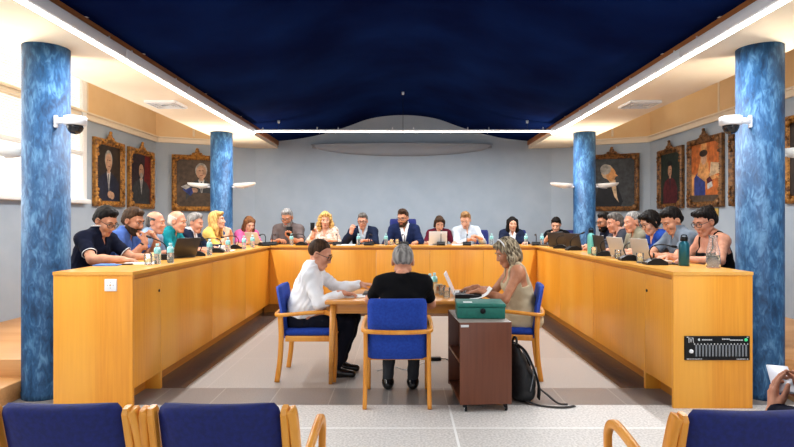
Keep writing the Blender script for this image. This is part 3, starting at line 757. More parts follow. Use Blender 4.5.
# ------------------------------------------------------------------ trolley, box, backpack
t = thing('trolley', 'dark brown wooden trolley on castors beside the table', 'trolley', (.606, 4.46, 0), R(4))
w, d = .395, .60
b = MB(); b.box((0, -d/2+.011, .37), (w, .022, .62), .003); b.build('front_panel', M['brown_wood'], t)
b = MB(); b.box((0, d/2-.011, .365), (w, .022, .63), .003); b.build('back_panel', M['brown_wood'], t)
b = MB(); b.box((w/2-.011, 0, .365), (.022, d-.046, .63), .003); b.build('side_panel', M['brown_wood'], t)
b = MB(); b.box((0, 0, .676), (w-.004, d-.004, .012), .003); b.build('top', M['grey_laminate'] if 'grey_laminate' in M else mat('grey_laminate', (150, 140, 132), .3), t)
for z in (.07, .37):
    b = MB(); b.box((-.011, 0, z), (w-.03, d-.05, .02), .002); b.build('shelf', M['brown_wood'], t)
b = MB(); b.box((-w/2+.035, -d/2-.002, .655), (.06, .004, .018), .001); b.build('label_plate', M['print_white'], t)
for sx in (-1, 1):
    for sy in (-1, 1):
        b = MB(); b.box((sx*.155, sy*.265, .046), (.03, .03, .02), .003); b.lathe([(.012, -.010), (.023, -.008), (.023, .008), (.012, .010)], (sx*.155+.006, sy*.265, .023), n=14, rot=Matrix.Rotation(PI/2, 3, 'Y')); c = b.build('castor', M['black_plastic'], t)
        b = MB(); b.lathe([(.013, -.0125), (.013, .0125)], (sx*.155+.006, sy*.265, .023), n=10, rot=Matrix.Rotation(PI/2, 3, 'Y')); b.build('hub', M['steel'], c)
t = thing('paper_stack', 'white papers lying on the open shelf of the brown trolley', 'papers', (.545, 4.36, .3805), R(-3))
b = MB(); b.box((0, 0, .02), (.16, .28, .04), .002); b.build('sheet_stack', M['paper'] if 'paper' in M else mat('paper', (240, 240, 238), .8), t)
mat('teal_box', (22, 112, 98), .5, c2=(18, 100, 88), scale=30)
t = thing('storage_box', 'teal storage box standing on the brown trolley', 'box', (.615, 4.43, .683), R(-2))
b = MB(); b.box((0, 0, .044), (.372, .27, .088), .006); b.build('body', M['teal_box'], t)
b = MB(); b.box((0, 0, .104), (.380, .278, .030), .006); b.build('lid', M['teal_box'], t)
b = MB(); b.lathe([(.022, 0), (.022, .006), (.014, .012), (.003, .012)], (.012, -.138, .062), n=16, rot=Matrix.Rotation(PI/2, 3, 'X')); b.build('lock', M['black_plastic'], t)
b = MB(); b.box((-.10, -.06, .1195), (.07, .05, .002)); b.build('label_sheet', M['paper'], t)

mat('black_nylon', (30, 31, 34), .7, c2=(20, 21, 24), scale=30, bump=.3)
t = thing('backpack', 'black backpack slumped on the floor against the brown trolley', 'bag', (.965, 4.50, 0), R(8))
s = SDF()
s.el((-.02, 0, .18), (.075, .15, .20), k=.04); s.el((-.055, 0, .36), (.045, .11, .09), k=.05); s.el((.035, -.02, .14), (.065, .13, .13), k=.03); s.el((.0, 0, .05), (.095, .15, .06), k=.04)
s.disp(lambda P: .004*np.sin(P[..., 2]*60+P[..., 1]*30)*np.sin(P[..., 1]*45+P[..., 0]*20)); s.clip(lambda P: .002-P[..., 2])
sdf_obj('bag_body', [s.mesh(.009)], M['black_nylon'], t)
b = MB(); b.tube(curve([(-.05, -.06, .45), (.0, -.11, .40), (.05, -.14, .28), (.09, -.15, .14), (.10, -.12, .03)]), 1, n=8, flat=(.045, .012), up=(1, 0, .4)); b.build('shoulder_strap', M['black_nylon'], t)
b = MB(); b.tube(curve([(-.05, .05, .45), (.02, .04, .40), (.085, .04, .25), (.115, .05, .06)]), 1, n=8, flat=(.045, .012), up=(1, 0, .4)); b.build('shoulder_strap', M['black_nylon'], t)
b = MB(); b.tube(curve([(.12, -.08, .10), (.17, -.12, .06), (.23, -.19, .012), (.30, -.22, .008)]), 1, n=8, flat=(.03, .006), up=(0, 0, 1)); b.build('webbing_strap', M['black_nylon'], t)
b = MB(); b.tube(curve([(-.02, -.13, .03), (.06, -.20, .008), (.16, -.26, .008), (.26, -.28, .008), (.34, -.26, .008)]), 1, n=8, flat=(.03, .006), up=(0, 0, 1)); b.build('webbing_strap', M['black_nylon'], t)
b = MB(); b.tube(curve([(-.06, -.05, .44), (-.05, -.03, .49), (-.05, .03, .49), (-.06, .05, .44)]), .010, n=8); b.build('carry_handle', M['black_nylon'], t)
b = MB(); b.tube(curve([(.02, -.15, .10), (.05, -.14, .24), (.02, -.12, .34), (-.03, -.10, .42)]), .005, n=6); b.build('zip', M['grey_plastic'], t)

t = thing('power_strip', 'small black power adapter on the floor under the table', 'adapter', (.33, 5.72, 0), R(4))
b = MB(); b.box((0, 0, .016), (.13, .06, .032), .006); b.build('body', M['black_plastic'], t)
b = MB(); b.tube(curve([(.06, 0, .014), (.11, 0, .012), (.15, -.02, .03), (.155, -.05, .3), (.15, -.1, .62)]), .005, n=6); b.build('cable', M['black_plastic'], t)
t = thing('floor_cable', 'thin pale cables running over the floor under the table', 'cable', (-.0, 5.4, 0))
b = MB(); b.tube(curve([(-.25, -.1, .005), (-.1, .05, .005), (.02, -.06, .005), (.12, .08, .005), (.24, .25, .005)]), .004, n=6); b.tube(curve([(.05, -.1, .005), (.08, .1, .005), (.1, .3, .3), (.1, .35, .64)]), .004, n=6); b.build('cable', M['print_white'], t)

# ================================================================== things on the desks
mat('pet', (226, 240, 244), .06, trans=.82, ior=1.12)
mat('glass', (250, 252, 253), .02, trans=.94, ior=1.15)
mat('teal_label', (110, 196, 198), .5, c2=(206, 232, 232), scale=40, lo=.45, hi=.7)
mat('bottle_cap', (176, 220, 222), .45)
mat('water', (214, 232, 238), .05, trans=.9, ior=1.15)
mat('laptop_dark', (58, 52, 48), .4, metal=.2)
mat('laptop_light', (198, 190, 178), .4, metal=.15)
mat('laptop_white', (228, 228, 226), .4)
mat('screen', (22, 24, 30), .12)
mat('screen_lit', (160, 176, 196), .2, emit=.35)
mat('teal_metal', (16, 84, 100), .3, metal=.3)
mat('aqua_metal', (112, 200, 190), .4)
mat('tan_case', (196, 178, 150), .55)
mat('folder_blue', (64, 118, 190), .6)
mat('folder_red', (196, 40, 60), .6)
mat('phone_case', (218, 222, 232), .3)
NW = {}
def water_bottle(loc, label, rz=0, sc=1):
    if 'b' not in NW:
        t = thing('water_bottle', label, 'bottle', loc, rz, 'small water bottles on the desks'); NW['b'] = t
        b = MB(); b.lathe([(.022, 0), (.029, .004), (.030, .05), (.028, .055), (.030, .06), (.030, .125), (.026, .142), (.014, .158), (.012, .168)], n=16); b.build('bottle_body', M['pet'], t)
        b = MB(); b.lathe([(.0308, .095), (.0312, .10), (.0312, .126), (.027, .143), (.02, .152)], n=16); b.build('bottle_label', M['teal_label'], t)
        b = MB(); b.lathe([(.0145, .166), (.0150, .168), (.0150, .183), (.013, .186)], n=14); b.build('bottle_cap', M['bottle_cap'], t)
        return t
    return dup(NW['b'], loc, rz, label)
def tumbler(loc, label):
    if 'g' not in NW:
        t = thing('drinking_glass', label, 'glass', loc, 0, 'drinking glasses on the desks'); NW['g'] = t
        b = MB(); b.lathe([(.026, 0), (.030, .004), (.034, .095), (.0325, .095), (.028, .010), (.002, .009)], n=18); b.build('tumbler', M['glass'], t)
        b = MB(); b.lathe([(.0265, .0105), (.0298, .045), (.002, .046)], n=18); b.build('water', M['water'], t)
        return t
    return dup(NW['g'], loc, 0, label)
def microphone(loc, rz, label, bend=0):
    key = 'm%d' % bend
    if key not in NW:
        t = thing('desk_microphone', label, 'microphone', loc, rz, 'black gooseneck microphones on the desks'); NW[key] = t
        b = MB(); b.prism([(-.09, 0), (.09, 0), (.09, .022), (.03, .055), (-.03, .058), (-.09, .026)], lambda u, v, w: (w, u, v), -.065, .065); b.build('base', M['black_plastic'], t)
        b = MB(); b.box((0, -.055, .044), (.06, .04, .008), .002, rot=Matrix.Rotation(R(28), 3, 'X')); b.build('button_pad', M['grey_plastic'], t)
        pts = [(0, .03, .05), (0, .05, .11), (0, .02, .165), (0, -.06, .18), (0, -.15, .165)] if bend else [(0, .03, .05), (0, .03, .12), (0, -.02, .18), (0, -.12, .225)]
        b = MB(); b.tube(curve(pts), .006, n=8); g = b.build('gooseneck', M['black_plastic'], t)
        e = Vector(pts[-1]); d = (e-Vector(pts[-2])).normalized(); b = MB(); b.tube([e-d*.01, e, e+d*.03, e+d*.045], [.007, .012, .013, .006], n=10); b.build('capsule', M['black_plastic'], t)
        return t
    return dup(NW[key], loc, rz, label)
def laptop(loc, rz, m, label, tilt=18, w=.31):
    t = thing('laptop', label, 'laptop', loc, rz, 'laptops on the desks')
    b = MB(); b.box((0, 0, .009), (w, .22, .016), .004); b.build('base', M[m], t)
    b = MB()
    for i in range(12):
        for j in range(4): b.box((-w*.41+i*w*.0745, -.01+j*.021, .0178), (w*.062, .016, .0025))
    b.build('keyboard', M['black_plastic'], t)
    rt = Matrix.Rotation(R(-tilt), 3, 'X'); up = rt @ Vector((0, 0, 1))
    b = MB(); b.box(Vector((0, .112, .018))+up*.105, (w, .008, .21), .003, rot=rt); l = b.build('lid', M[m], t)
    nrm = rt @ Vector((0, -1, 0)); b = MB(); b.box(Vector((0, .112, .018))+up*.107+nrm*.0045, (w-.02, .002, .188), rot=rt); b.build('screen', M['screen_lit'], l)
    b = MB(); b.tube([(-w*.3, .112, .017), (w*.3, .112, .017)], .006, n=8); b.build('hinge', M['black_plastic'], t)
    return t
def slab(name, label, cat, loc, rz, size, m, edge=None, screen=None, group=None, tilt=None):
    t = thing(name, label, cat, loc, rz, group)
    rt = Matrix.Rotation(tilt, 3, 'X') if tilt else None
    b = MB(); b.box((0, 0, size[2]/2), size, min(.004, size[2]*.4), rot=rt); b.build({'tablet': 'body', 'phone': 'body'}.get(name, 'cover' if name in ('folder', 'notebook') else 'sheet'), M[m], t)
    if screen:
        o = Vector((0, 0, size[2]/2))+((rt if rt else Matrix.Identity(3)) @ Vector((0, 0, size[2]/2+.0006)))
        b = MB(); b.box(o, (size[0]*.92, size[1]*.94, .0012), rot=rt); b.build('screen', M[screen], t)
    return t
def at(xp, X): return (X, abs(X)*551/abs(xp-403), ZD)     # a spot on a desk wing seen at image column xp
# --- left wing
tumbler(at(148, -2.27), 'clear tumbler beside the first water bottle, near end of the left desk')
tumbler(at(153.5, -2.36), 'clear tumbler just behind the front tumbler on the left desk')
for xp, X, lb in ((157.5, -2.235, 'water bottle nearest the front on the left desk, in front of the blue shirted man'), (170.5, -2.18, 'water bottle in front of the man in teal'),
                  (209.5, -2.2, 'water bottle left of the woman in yellow'), (228, -2.2, 'water bottle under the folded hands of the woman in yellow'),
                  (244, -2.2, 'water bottle in front of the woman in pink, left one'), (252.5, -2.2, 'water bottle right of the woman in pink')):
    water_bottle(at(xp, X), lb)
laptop(at(177, -2.42), -PI/2-R(28), 'laptop_dark', 'dark laptop open in front of the man in teal', 22)
microphone(at(197, -2.3), -R(70), 'black microphone base in front of the grey haired man in the suit', 1)
microphone(at(163.5, -2.42), -R(70), 'black microphone between the two front water bottles of the left desk', 0)
microphone(at(217, -2.3), -R(80), 'black microphone in front of the woman in yellow', 1)
microphone(at(235, -2.36), -R(70), 'black microphone between the woman in yellow and the woman in pink', 1)
slab('paper_sheet', 'white paper in front of the man in the blue shirt', 'paper', at(141, -2.42), R(12), (.30, .21, .004), 'paper')
slab('folder', 'blue folder under the forearm of the man in the navy polo', 'folder', at(109, -2.60), R(4), (.21, .16, .010), 'folder_blue')
slab('phone', 'black phone lying beside the blue folder on the left desk', 'phone', at(124, -2.50), R(20), (.15, .08, .009), 'black_plastic', screen='screen')
slab('paper_sheet', 'white papers in front of the grey haired man in the suit', 'paper', at(191, -2.4), R(5), (.24, .3, .006), 'paper')
slab('paper_sheet', 'white notes under the bottle of the woman in yellow', 'paper', at(225, -2.33), R(8), (.22, .3, .006), 'paper')
t = thing('carton', 'small white carton between two bottles before the woman in yellow', 'box', at(222, -2.31), R(10))
b = MB(); b.box((0, 0, .04), (.07, .07, .08), .004); b.build('box_body', M['socket_white'], t)
# --- left corner and back run
def bk(xp, y=8.8): return (px(xp, y), y, ZD)
microphone((-2.17, 8.62, ZD), PI+R(38), 'long black microphone base at the left desk corner', 1)
laptop((-2.32, 8.93, ZD), PI-R(30), 'laptop_light', 'grey laptop at the left desk corner behind the microphone', 25, .28)
for xp, lb in ((291.5, 'water bottle in front of the man in the brown shirt'), (358.5, 'water bottle in front of the man raising his hand'), (386, 'water bottle left of the bearded man in the navy suit'),
               (491.5, 'water bottle between the pale shirted man and the woman with long dark hair'), (526, 'water bottle right of the woman with long dark hair'), (542, 'water bottle at the right corner of the back desk')):
    water_bottle(bk(xp, 8.86), lb)
tumbler(bk(391.5, 8.84), 'clear tumbler before the bearded man in the navy suit')
tumbler(bk(397, 8.95), 'clear tumbler left of the middle microphone on the back desk')
for xp, bd, lb in ((273, 1, 'black microphone left of the man in the brown shirt'), (302, 1, 'black microphone right of the man in the brown shirt'), (337, 1, 'black microphone right of the curly blonde woman'),
                   (369, 1, 'black microphone in front of the man raising his hand'), (404, 1, 'black microphone in front of the bearded man in the navy suit'), (441, 0, 'black microphone before the white laptop of the woman in burgundy'),
                   (467, 1, 'black microphone in front of the man in the pale blue shirt'), (536, 1, 'black microphone at the right corner of the back desk')):
    microphone(bk(xp, 8.80), PI+R(random.uniform(-12, 12))+(R(90) if xp in (302,) else 0), lb, bd)
laptop(bk(437.5, 8.98), PI, 'laptop_white', 'white laptop in front of the woman in burgundy', 14, .29)
slab('paper_sheet', 'white papers left of the man raising his hand', 'paper', bk(346, 8.82), R(4), (.30, .22, .012), 'paper')
slab('folder', 'red folder in front of the curly blonde woman', 'folder', bk(314, 8.88), R(-6), (.28, .2, .012), 'folder_red')
slab('tablet', 'dark tablet in front of the woman with long dark hair', 'tablet', bk(506, 8.84), R(3), (.26, .18, .010), 'black_plastic', screen='screen')
slab('notebook', 'pale notebook in front of the man in the pale blue shirt', 'notebook', bk(458, 8.92), R(-5), (.2, .15, .012), 'paper')
# --- right corner and right wing
laptop((2.32, 8.72, ZD), PI+R(45), 'laptop_dark', 'dark laptop at the right corner under the woman resting her chin', 8, .30)
laptop(at(562, 2.40), PI/2+R(40), 'laptop_dark', 'dark laptop right of the woman resting her chin', 16, .30)
laptop(at(581, 2.44), PI/2+R(22), 'laptop_dark', 'dark laptop left of the aqua bottle, before the far column', 14)
laptop(at(606, 2.40), PI/2+R(16), 'laptop_dark', 'brown dark laptop right of the aqua bottle', 10)
laptop(at(628, 2.40), PI/2+R(12), 'laptop_light', 'pale laptop in front of the older man in the olive shirt', 16, .28)
laptop(at(653, 2.42), PI/2+R(10), 'laptop_light', 'pale laptop in front of the woman in the blue top', 14, .28)
for xp, X, bd, lb in ((560, 2.22, 1, 'black microphone on the right desk nearest its far corner'), (573, 2.26, 0, 'black microphone behind the aqua bottle on the right desk'), (605, 2.26, 1, 'black microphone before the brown dark laptop'), (629, 2.24, 1, 'black microphone before the pale laptop of the older man'),
                      (655, 2.26, 1, 'black microphone before the pale laptop of the woman in the blue top')):
    microphone(at(xp, X), R(80)+R(random.uniform(-20, 20)), lb, bd)
for xp, X, lb in ((594, 2.17, 'clear tumbler in front of the aqua bottle'), (618, 2.22, 'clear tumbler right of the brown dark laptop'), (620, 2.34, 'clear tumbler behind another, right of the brown dark laptop'), (640, 2.20, 'clear tumbler left of the pale laptop of the woman in the blue top'), (643, 2.32, 'clear tumbler filled dark behind the one before the woman in blue')):
    tumbler(at(xp, X), lb)
def flask(loc, m, label, r, h):
    t = thing('flask', label, 'bottle', loc)
    b = MB(); b.lathe([(r*.85, 0), (r, .006), (r, h*.70), (r*.93, h*.77), (r*.62, h*.83), (r*.58, h*.86)], n=22); b.build('body', M[m], t)
    b = MB(); b.lathe([(r*.66, h*.855), (r*.70, h*.86), (r*.70, h*.97), (r*.6, h)], n=18); c = b.build('cap', M['black_plastic'], t)
    b = MB(); b.tube(curve([(-r*.6, 0, h*.97), (-r*.4, 0, h*1.05), (r*.4, 0, h*1.05), (r*.6, 0, h*.97)]), .005, n=8); b.build('loop', M['black_plastic'], c)
flask(at(591, 2.24), 'aqua_metal', 'aqua insulated bottle with black cap on the right desk', .042, .29)
flask(at(684, 2.46), 'teal_metal', 'dark teal insulated bottle with black cap near the desk end', .044, .255)
t = thing('carafe', 'clear glass carafe on the near end of the right desk', 'carafe', (2.60, 4.62, ZD))
b = MB(); b.lathe([(.05, 0), (.056, .004), (.056, .05), (.052, .13), (.036, .20), (.030, .235), (.036, .272), (.034, .272), (.028, .235), (.034, .20), (.050, .13), (.053, .05), (.050, .010), (.002, .008)], n=24); b.build('carafe_body', M['glass'], t)
b = MB(); b.lathe([(.0495, .0105), (.0525, .05), (.051, .105), (.002, .106)], n=24); b.build('water', M['water'], t)
slab('tablet', 'tablet held flat by the woman in the black top on the right desk', 'tablet', (2.40, 5.02, ZD), R(-12), (.24, .18, .010), 'black_plastic', screen='screen')
slab('notebook', 'pale notebook in front of the young man in the grey polo', 'notebook', (2.42, 5.62, ZD), R(10), (.22, .3, .016), 'paper')
# --- on the small table
ZT = .7415
slab('paper_sheet', 'white papers in front of the man in the white shirt', 'paper', (-.50, 5.13, ZT), R(8), (.30, .21, .010), 'paper')
laptop((-.27, 5.30, ZT), -PI/2, 'laptop_dark', 'dark laptop folded low between the white shirted man and the man in black', 82, .30)
NW.pop('b'); 
water_bottle((.265, 5.42, ZT), 'water bottle on the small table, right of the man in black')
water_bottle((.315, 5.52, ZT), 'water bottle on the small table, behind another, right of the man in black')
NW.pop('g')
tumbler((.37, 5.22, ZT), 'clear tumbler on the small table left of the white laptop')
tumbler((.40, 5.04, ZT), 'clear tumbler nearest the front edge of the small table')
t = thing('carton', 'tan cardboard cup carton behind the tumblers on the small table', 'box', (.345, 5.36, ZT), R(8))
b = MB(); b.box((0, 0, .045), (.075, .06, .09), .003); b.build('box_body', M['tan_case'], t)
b = MB(); b.box((0, -.0305, .05), (.05, .002, .04)); b.build('printed_label', M['trim_wood'], t)
laptop((.60, 5.30, ZT), PI/2-R(8), 'laptop_white', 'white laptop of the woman in the beige dress', 24, .30)
slab('folder', 'black folder on the small table behind the teal box', 'folder', (.60, 5.06, ZT), R(-6), (.24, .16, .035), 'black_plastic')
t = thing('paper_sheet', 'curved white paper held up before the woman in the beige dress', 'paper', (.70, 5.0, ZT))
b = MB(); b.tube(curve([(-.10, 0, .002), (-.02, .01, .012), (.05, .02, .045), (.10, .02, .10)]), 1, n=8, flat=(.21, .003), up=(-.5, 0, 1)); b.build('sheet', M['paper'], t)
# ================================================================== people
SK = {}
def skin(name, c, c2): SK[name] = mat('skin_'+name, c, .5, c2=c2, scale=22, spec=.35); return SK[name]
skin('light', (216, 166, 138), (202, 148, 120)); skin('tan', (190, 132, 100), (172, 114, 84)); skin('warm', (202, 146, 114), (186, 128, 98)); skin('rosy', (212, 154, 126), (194, 132, 104))
mat('lips', (170, 88, 80), .45); mat('eye_white', (226, 222, 216), .25); mat('iris', (44, 32, 26), .2)
def cloth(name, c, c2=None, **k): return mat('cloth_'+name, c, k.pop('rough', .85), c2=c2 or tuple(int(v*.86) for v in c), scale=k.pop('scale', 9), bump=k.pop('bump', .35), bscale=k.pop('bscale', 16), spec=.08, **k)
cloth('navy', (22, 26, 44)); cloth('blue', (84, 116, 190)); cloth('teal', (26, 136, 146)); cloth('suit', (32, 40, 62)); cloth('black', (20, 20, 23)); cloth('white', (240, 240, 242), (226, 228, 232))
cloth('yellow', (250, 206, 110)); cloth('pink', (240, 108, 164)); cloth('taupe', (104, 92, 90)); cloth('floral', (238, 232, 214), (196, 150, 130), scale=26); cloth('navysuit', (30, 40, 74)); cloth('burgundy', (94, 26, 44))
cloth('pale', (206, 216, 226)); cloth('polo', (120, 132, 146)); cloth('royal', (40, 76, 168)); cloth('olive', (158, 154, 134)); cloth('greysuit', (66, 68, 78)); cloth('salmon', (226, 176, 156)); cloth('beige', (198, 182, 152), (184, 166, 136)); cloth('trousers', (26, 28, 40)); cloth('greytr', (56, 58, 62)); cloth('sky', (150, 176, 208))
mat('shoe_leather', (18, 17, 18), .25)
def hairm(name, c, c2): return mat('hair_'+name, c, .55, c2=c2, scale=30, stretch=(1.6, 1.6, .25), bump=.5, lo=.4, hi=.62, spec=.12)
hairm('black', (14, 12, 12), (30, 25, 23)); hairm('brown', (44, 31, 23), (74, 53, 37)); hairm('grey', (104, 100, 98), (158, 154, 150)); hairm('white', (206, 200, 190), (176, 166, 154)); hairm('blonde', (222, 184, 112), (160, 118, 66)); hairm('ash', (184, 168, 140), (82, 70, 56))
hairm('longbrown', (92, 58, 38), (140, 94, 60)); hairm('darkgrey', (66, 62, 60), (112, 106, 100)); hairm('fair', (158, 120, 78), (112, 82, 54))
mat('spectacle', (24, 22, 24), .3)
mat('lens', (235, 240, 244), .05, trans=.95, ior=1.05)

def nrm(v): v = np.array(v, float); return v/(np.linalg.norm(v)+1e-9)
def rotv(ax, a):
    return np.array(Matrix.Rotation(a, 3, Vector(ax)))
def person(label, head_at, top, face=0, floor=0.0, lean=12, side=0, twist=0, yaw=0, pitch=-10, roll=0,
           R_=None, L_=None, Rd=None, Ld=None, Rn=None, Ln=None, Rc=.35, Lc=.35, Re=None, Le=None, skin_='light', top_='shirt', c='white', sleeve='short', trim=None, inner='white',
           trousers='trousers', hair='short', hc='brown', glasses=False, beard=None, watch=None, fem=False, bulk=1.07, hsc=1.0, belly=.0, res=.009, hres=.0056, knees=None, feet=None, group=None, seat=.44, band=False, name='person'):
    th = R(face); Rz = np.array(Matrix.Rotation(th, 3, 'Z'))
    hs = 1.08*hsc; g = .93 if fem else bulk                      # breadth of the trunk
    ln, sd, tw = R(lean), R(side), R(twist)
    Rt0 = rotv((0, 1, 0), sd) @ rotv((1, 0, 0), -ln) @ rotv((0, 0, 1), tw)
    Rh0 = rotv((0, 0, 1), R(yaw)) @ rotv((1, 0, 0), R(pitch)) @ rotv((0, 1, 0), R(roll))
    def skeleton(s):
        P = np.array([0, 0, seat+.09*s]); u = Rt0[:, 2]
        N = P+u*.50*s; nd = nrm(u+np.array([0, 0, .55])+.25*Rh0[:, 1]*np.array([1, 1, 0]))
        H = N+nd*.143*s+Rh0[:, 1]*.024*s
        crown = H[2]+.132*hs*s*max(.8, Rh0[2, 2])
        return P, u, N, nd, H, crown
    s = 1.0
    for _ in range(6):
        P, u, N, nd, H, cr = skeleton(s); s = min(1.12, max(.86, s*((top-floor-seat)/(cr-seat))))
    P, u, N, nd, H, cr = skeleton(s)
    dz = (top-floor)-cr
    if abs(dz) > .002: P, N, H = [v+np.array([0, 0, dz]) for v in (P, N, H)]
    root = np.array([head_at[0], head_at[1], floor])-Rz @ np.array([H[0], H[1], 0])
    t = thing(name, label, 'person', tuple(root), th, group)
    def loc(w): return Rz.T @ (np.array(w, float)-root)
    r, f = Rt0[:, 0], Rt0[:, 1]
    Sj = {}; k = .165*s*g
    for sg in (1, -1): Sj[sg] = P+u*.445*s+r*k*sg+f*.005
    # ---------------- arms
    ARM = {}
    for sg, tgt, dr, hint in ((1, R_, Rd, Re), (-1, L_, Ld, Le)):
        W = loc(tgt) if tgt is not None else P+np.array([sg*.14, .36, .27 if floor > 0 else .23])*s
        A, B = .285*s, .25*s; v = W-Sj[sg]; D = np.linalg.norm(v)
        if D > A+B-.004: W = Sj[sg]+v/D*(A+B-.004); v = W-Sj[sg]; D = np.linalg.norm(v)
        if D < .12: W = Sj[sg]+v/D*.12; v = W-Sj[sg]; D = .12
        a = (A*A-B*B+D*D)/(2*D); hh = math.sqrt(max(0, A*A-a*a)); vd = v/D
        hv = (Rz.T @ np.array(hint, float)) if hint is not None else np.array([sg*.55, -.25, -.8])
        hv = hv-vd*(hv@vd); E = Sj[sg]+vd*a+nrm(hv)*hh
        d = nrm(Rz.T @ np.array(dr, float)) if dr is not None else nrm((W-E)*np.array([1, 1, .25])+np.array([0, .02, 0]))
        ARM[sg] = (Sj[sg], E, W, d)
    # ---------------- trunk
    torso = [('e', P+np.array([0, .0, -.005])*s, (.165*s*g*(1.06 if fem else 1), .125*s, .10*s), None, .05), ('e', P+u*.14*s+f*(.01+belly*.5)*s, (.145*s*g+belly*.5, .118*s*(1 if fem else 1.06)+belly, .15*s), Rt0, .06),
             ('e', P+u*.31*s+f*.005*s, (.163*s*g, .112*s*(1 if fem else 1.1), .17*s), Rt0, .06),
             ('r', P+u*.43*s-r*k*.85, P+u*.43*s+r*k*.85, .068*s, .068*s, .05),
             ('r', N-u*.0*s-f*.014*s, Sj[1]+u*.014*s, .056*s, .050*s, .04), ('r', N-u*.0*s-f*.014*s, Sj[-1]+u*.014*s, .056*s, .050*s, .04)]
    if fem:
        for sg in (1, -1): torso.append(('e', P+u*.325*s+f*.085*s+r*sg*.072*s, (.066*s, .058*s, .064*s), Rt0, .035))
    def put(q, lst):
        for o in lst:
            if o[0] == 'e': q.el(o[1], o[2], o[3], k=o[4])
            else: q.rc(o[1], o[2], o[3], o[4], k=o[5])
        return q
    def armops(sg, upto=2.0):
        S0, E, W, d = ARM[sg]; g2 = .92 if fem else 1.0; out = []
        e = min(1, upto); E2 = S0+(E-S0)*e
        out.append(('r', S0, E2, .054*s*g2, (.054+(.041-.054)*e)*s*g2, .04))
        if upto > 1:
            w = upto-1; out.append(('r', E, E+(W-E)*.35*min(1, w/.35), .041*s*g2, .043*s*g2, .02))
            if w > .35: out.append(('r', E+(W-E)*.35, E+(W-E)*w, .043*s*g2, (.043+(.027-.043)*(w-.35)/.65)*s*g2, .02))
        return out
    neck = ('r', N-nd*.03*s, H-Rh0[:, 1]*.016*s-Rh0[:, 2]*.045*s, (.049 if fem else .056)*s, (.043 if fem else .050)*s, .022)
    kn = {}
    hipz = P[2]-.01
    for sg in (1, -1):
        hp = np.array([sg*.088*s, .0, hipz]); kk = np.array([sg*.115, .41*s, .50*s+.0])
        if knees is not None: kk = loc(knees[0 if sg > 0 else 1])
        an = np.array([kk[0], kk[1]+.02, .085])
        if feet is not None: an = loc(feet[0 if sg > 0 else 1])
        kn[sg] = (hp, kk, an)
    def legops(sg):
        hp, kk, an = kn[sg]
        return [('r', hp, kk, .082*s, .056*s, .05), ('r', kk, kk+(an-kk)*.3, .055*s, .054*s, .03), ('r', kk+(an-kk)*.3, an, .054*s, .037*s, .03)]
    body = put(put(put(SDF(), torso), armops(1)), armops(-1)); put(body, [neck])
    for sg in (1, -1): put(body, legops(sg))
    parts = [body.mesh(res)]
    # ---------------- head
    def hp(x, y, z): return H+Rh0 @ (np.array([x, y, z])*s*hs)
    fw = .95 if fem else 1.0
    sh = s*hs
    hd = SDF()
    hd.el(hp(0, -.012, .036), np.array((.074*fw, .094, .088))*sh, Rh0, .03); hd.el(hp(0, .026, -.035), np.array((.056*fw, .066, .081))*sh, Rh0, .03)
    hd.rc(hp(-.016*fw, .066, -.097), hp(.016*fw, .066, -.097), .019*sh, .019*sh, .022)
    hd.rc(hp(-.044*fw, -.006, -.058), hp(-.018, .060, -.096), .020*sh, .015*sh, .025); hd.rc(hp(.044*fw, -.006, -.058), hp(.018, .060, -.096), .020*sh, .015*sh, .025)
    hd.el(hp(-.036, .066, -.022), np.array((.022, .022, .022))*sh, Rh0, .03); hd.el(hp(.036, .066, -.022), np.array((.022, .022, .022))*sh, Rh0, .03)
    for sg in (1, -1): hd.el(hp(sg*.032, .098, .010), np.array((.018, .013, .011))*sh, Rh0, .018, sub=True)
    hd.rc(hp(-.040, .074, .030), hp(.040, .074, .030), .012*sh, .012*sh, .02)
    hd.rc(hp(0, .086, .014), hp(0, .102, -.024), .009*sh, .0125*sh, .012)
    for sg in (1, -1): hd.el(hp(sg*.013, .098, -.029), np.array((.009, .012, .008))*sh, Rh0, .008)
    hd.rc(hp(-.017, .084, -.060), hp(.017, .084, -.060), .009*sh, .009*sh, .01); hd.rc(hp(-.014, .083, -.070), hp(.014, .083, -.070), .009*sh, .009*sh, .008)
    for sg in (1, -1):
        hd.el(hp(sg*.074*fw, -.008, -.002), np.array((.011, .020, .031))*sh, Rh0 @ rotv((0, 0, 1), sg*.35), .008); hd.el(hp(sg*.083*fw, -.004, .002), np.array((.007, .010, .018))*sh, Rh0, .008, sub=True)
    put(hd, [neck]); parts.append(hd.mesh(hres))
    # ---------------- hands
    for sg, nn, cu in ((1, Rn, Rc), (-1, Ln, Lc)):
        S0, E, W, d = ARM[sg]
        n_ = Rz.T @ np.array(nn, float) if nn is not None else np.array([0, 0, -1.0])
        n_ = nrm(n_-d*(n_@d)); tdir = sg*np.cross(d, n_); h = SDF(); s2 = s*(.92 if fem else 1)
        h.rc(W-d*.05*s2+(E-W)*.0, W, .027*s2, .026*s2, .02)
        X = lambda a, o, q=0: W+(d*a+tdir*o+n_*q)*s2
        h.rc(E+(W-E)*.72, W, .034*s*(.92 if fem else 1), .0275*s*(.92 if fem else 1), .015)
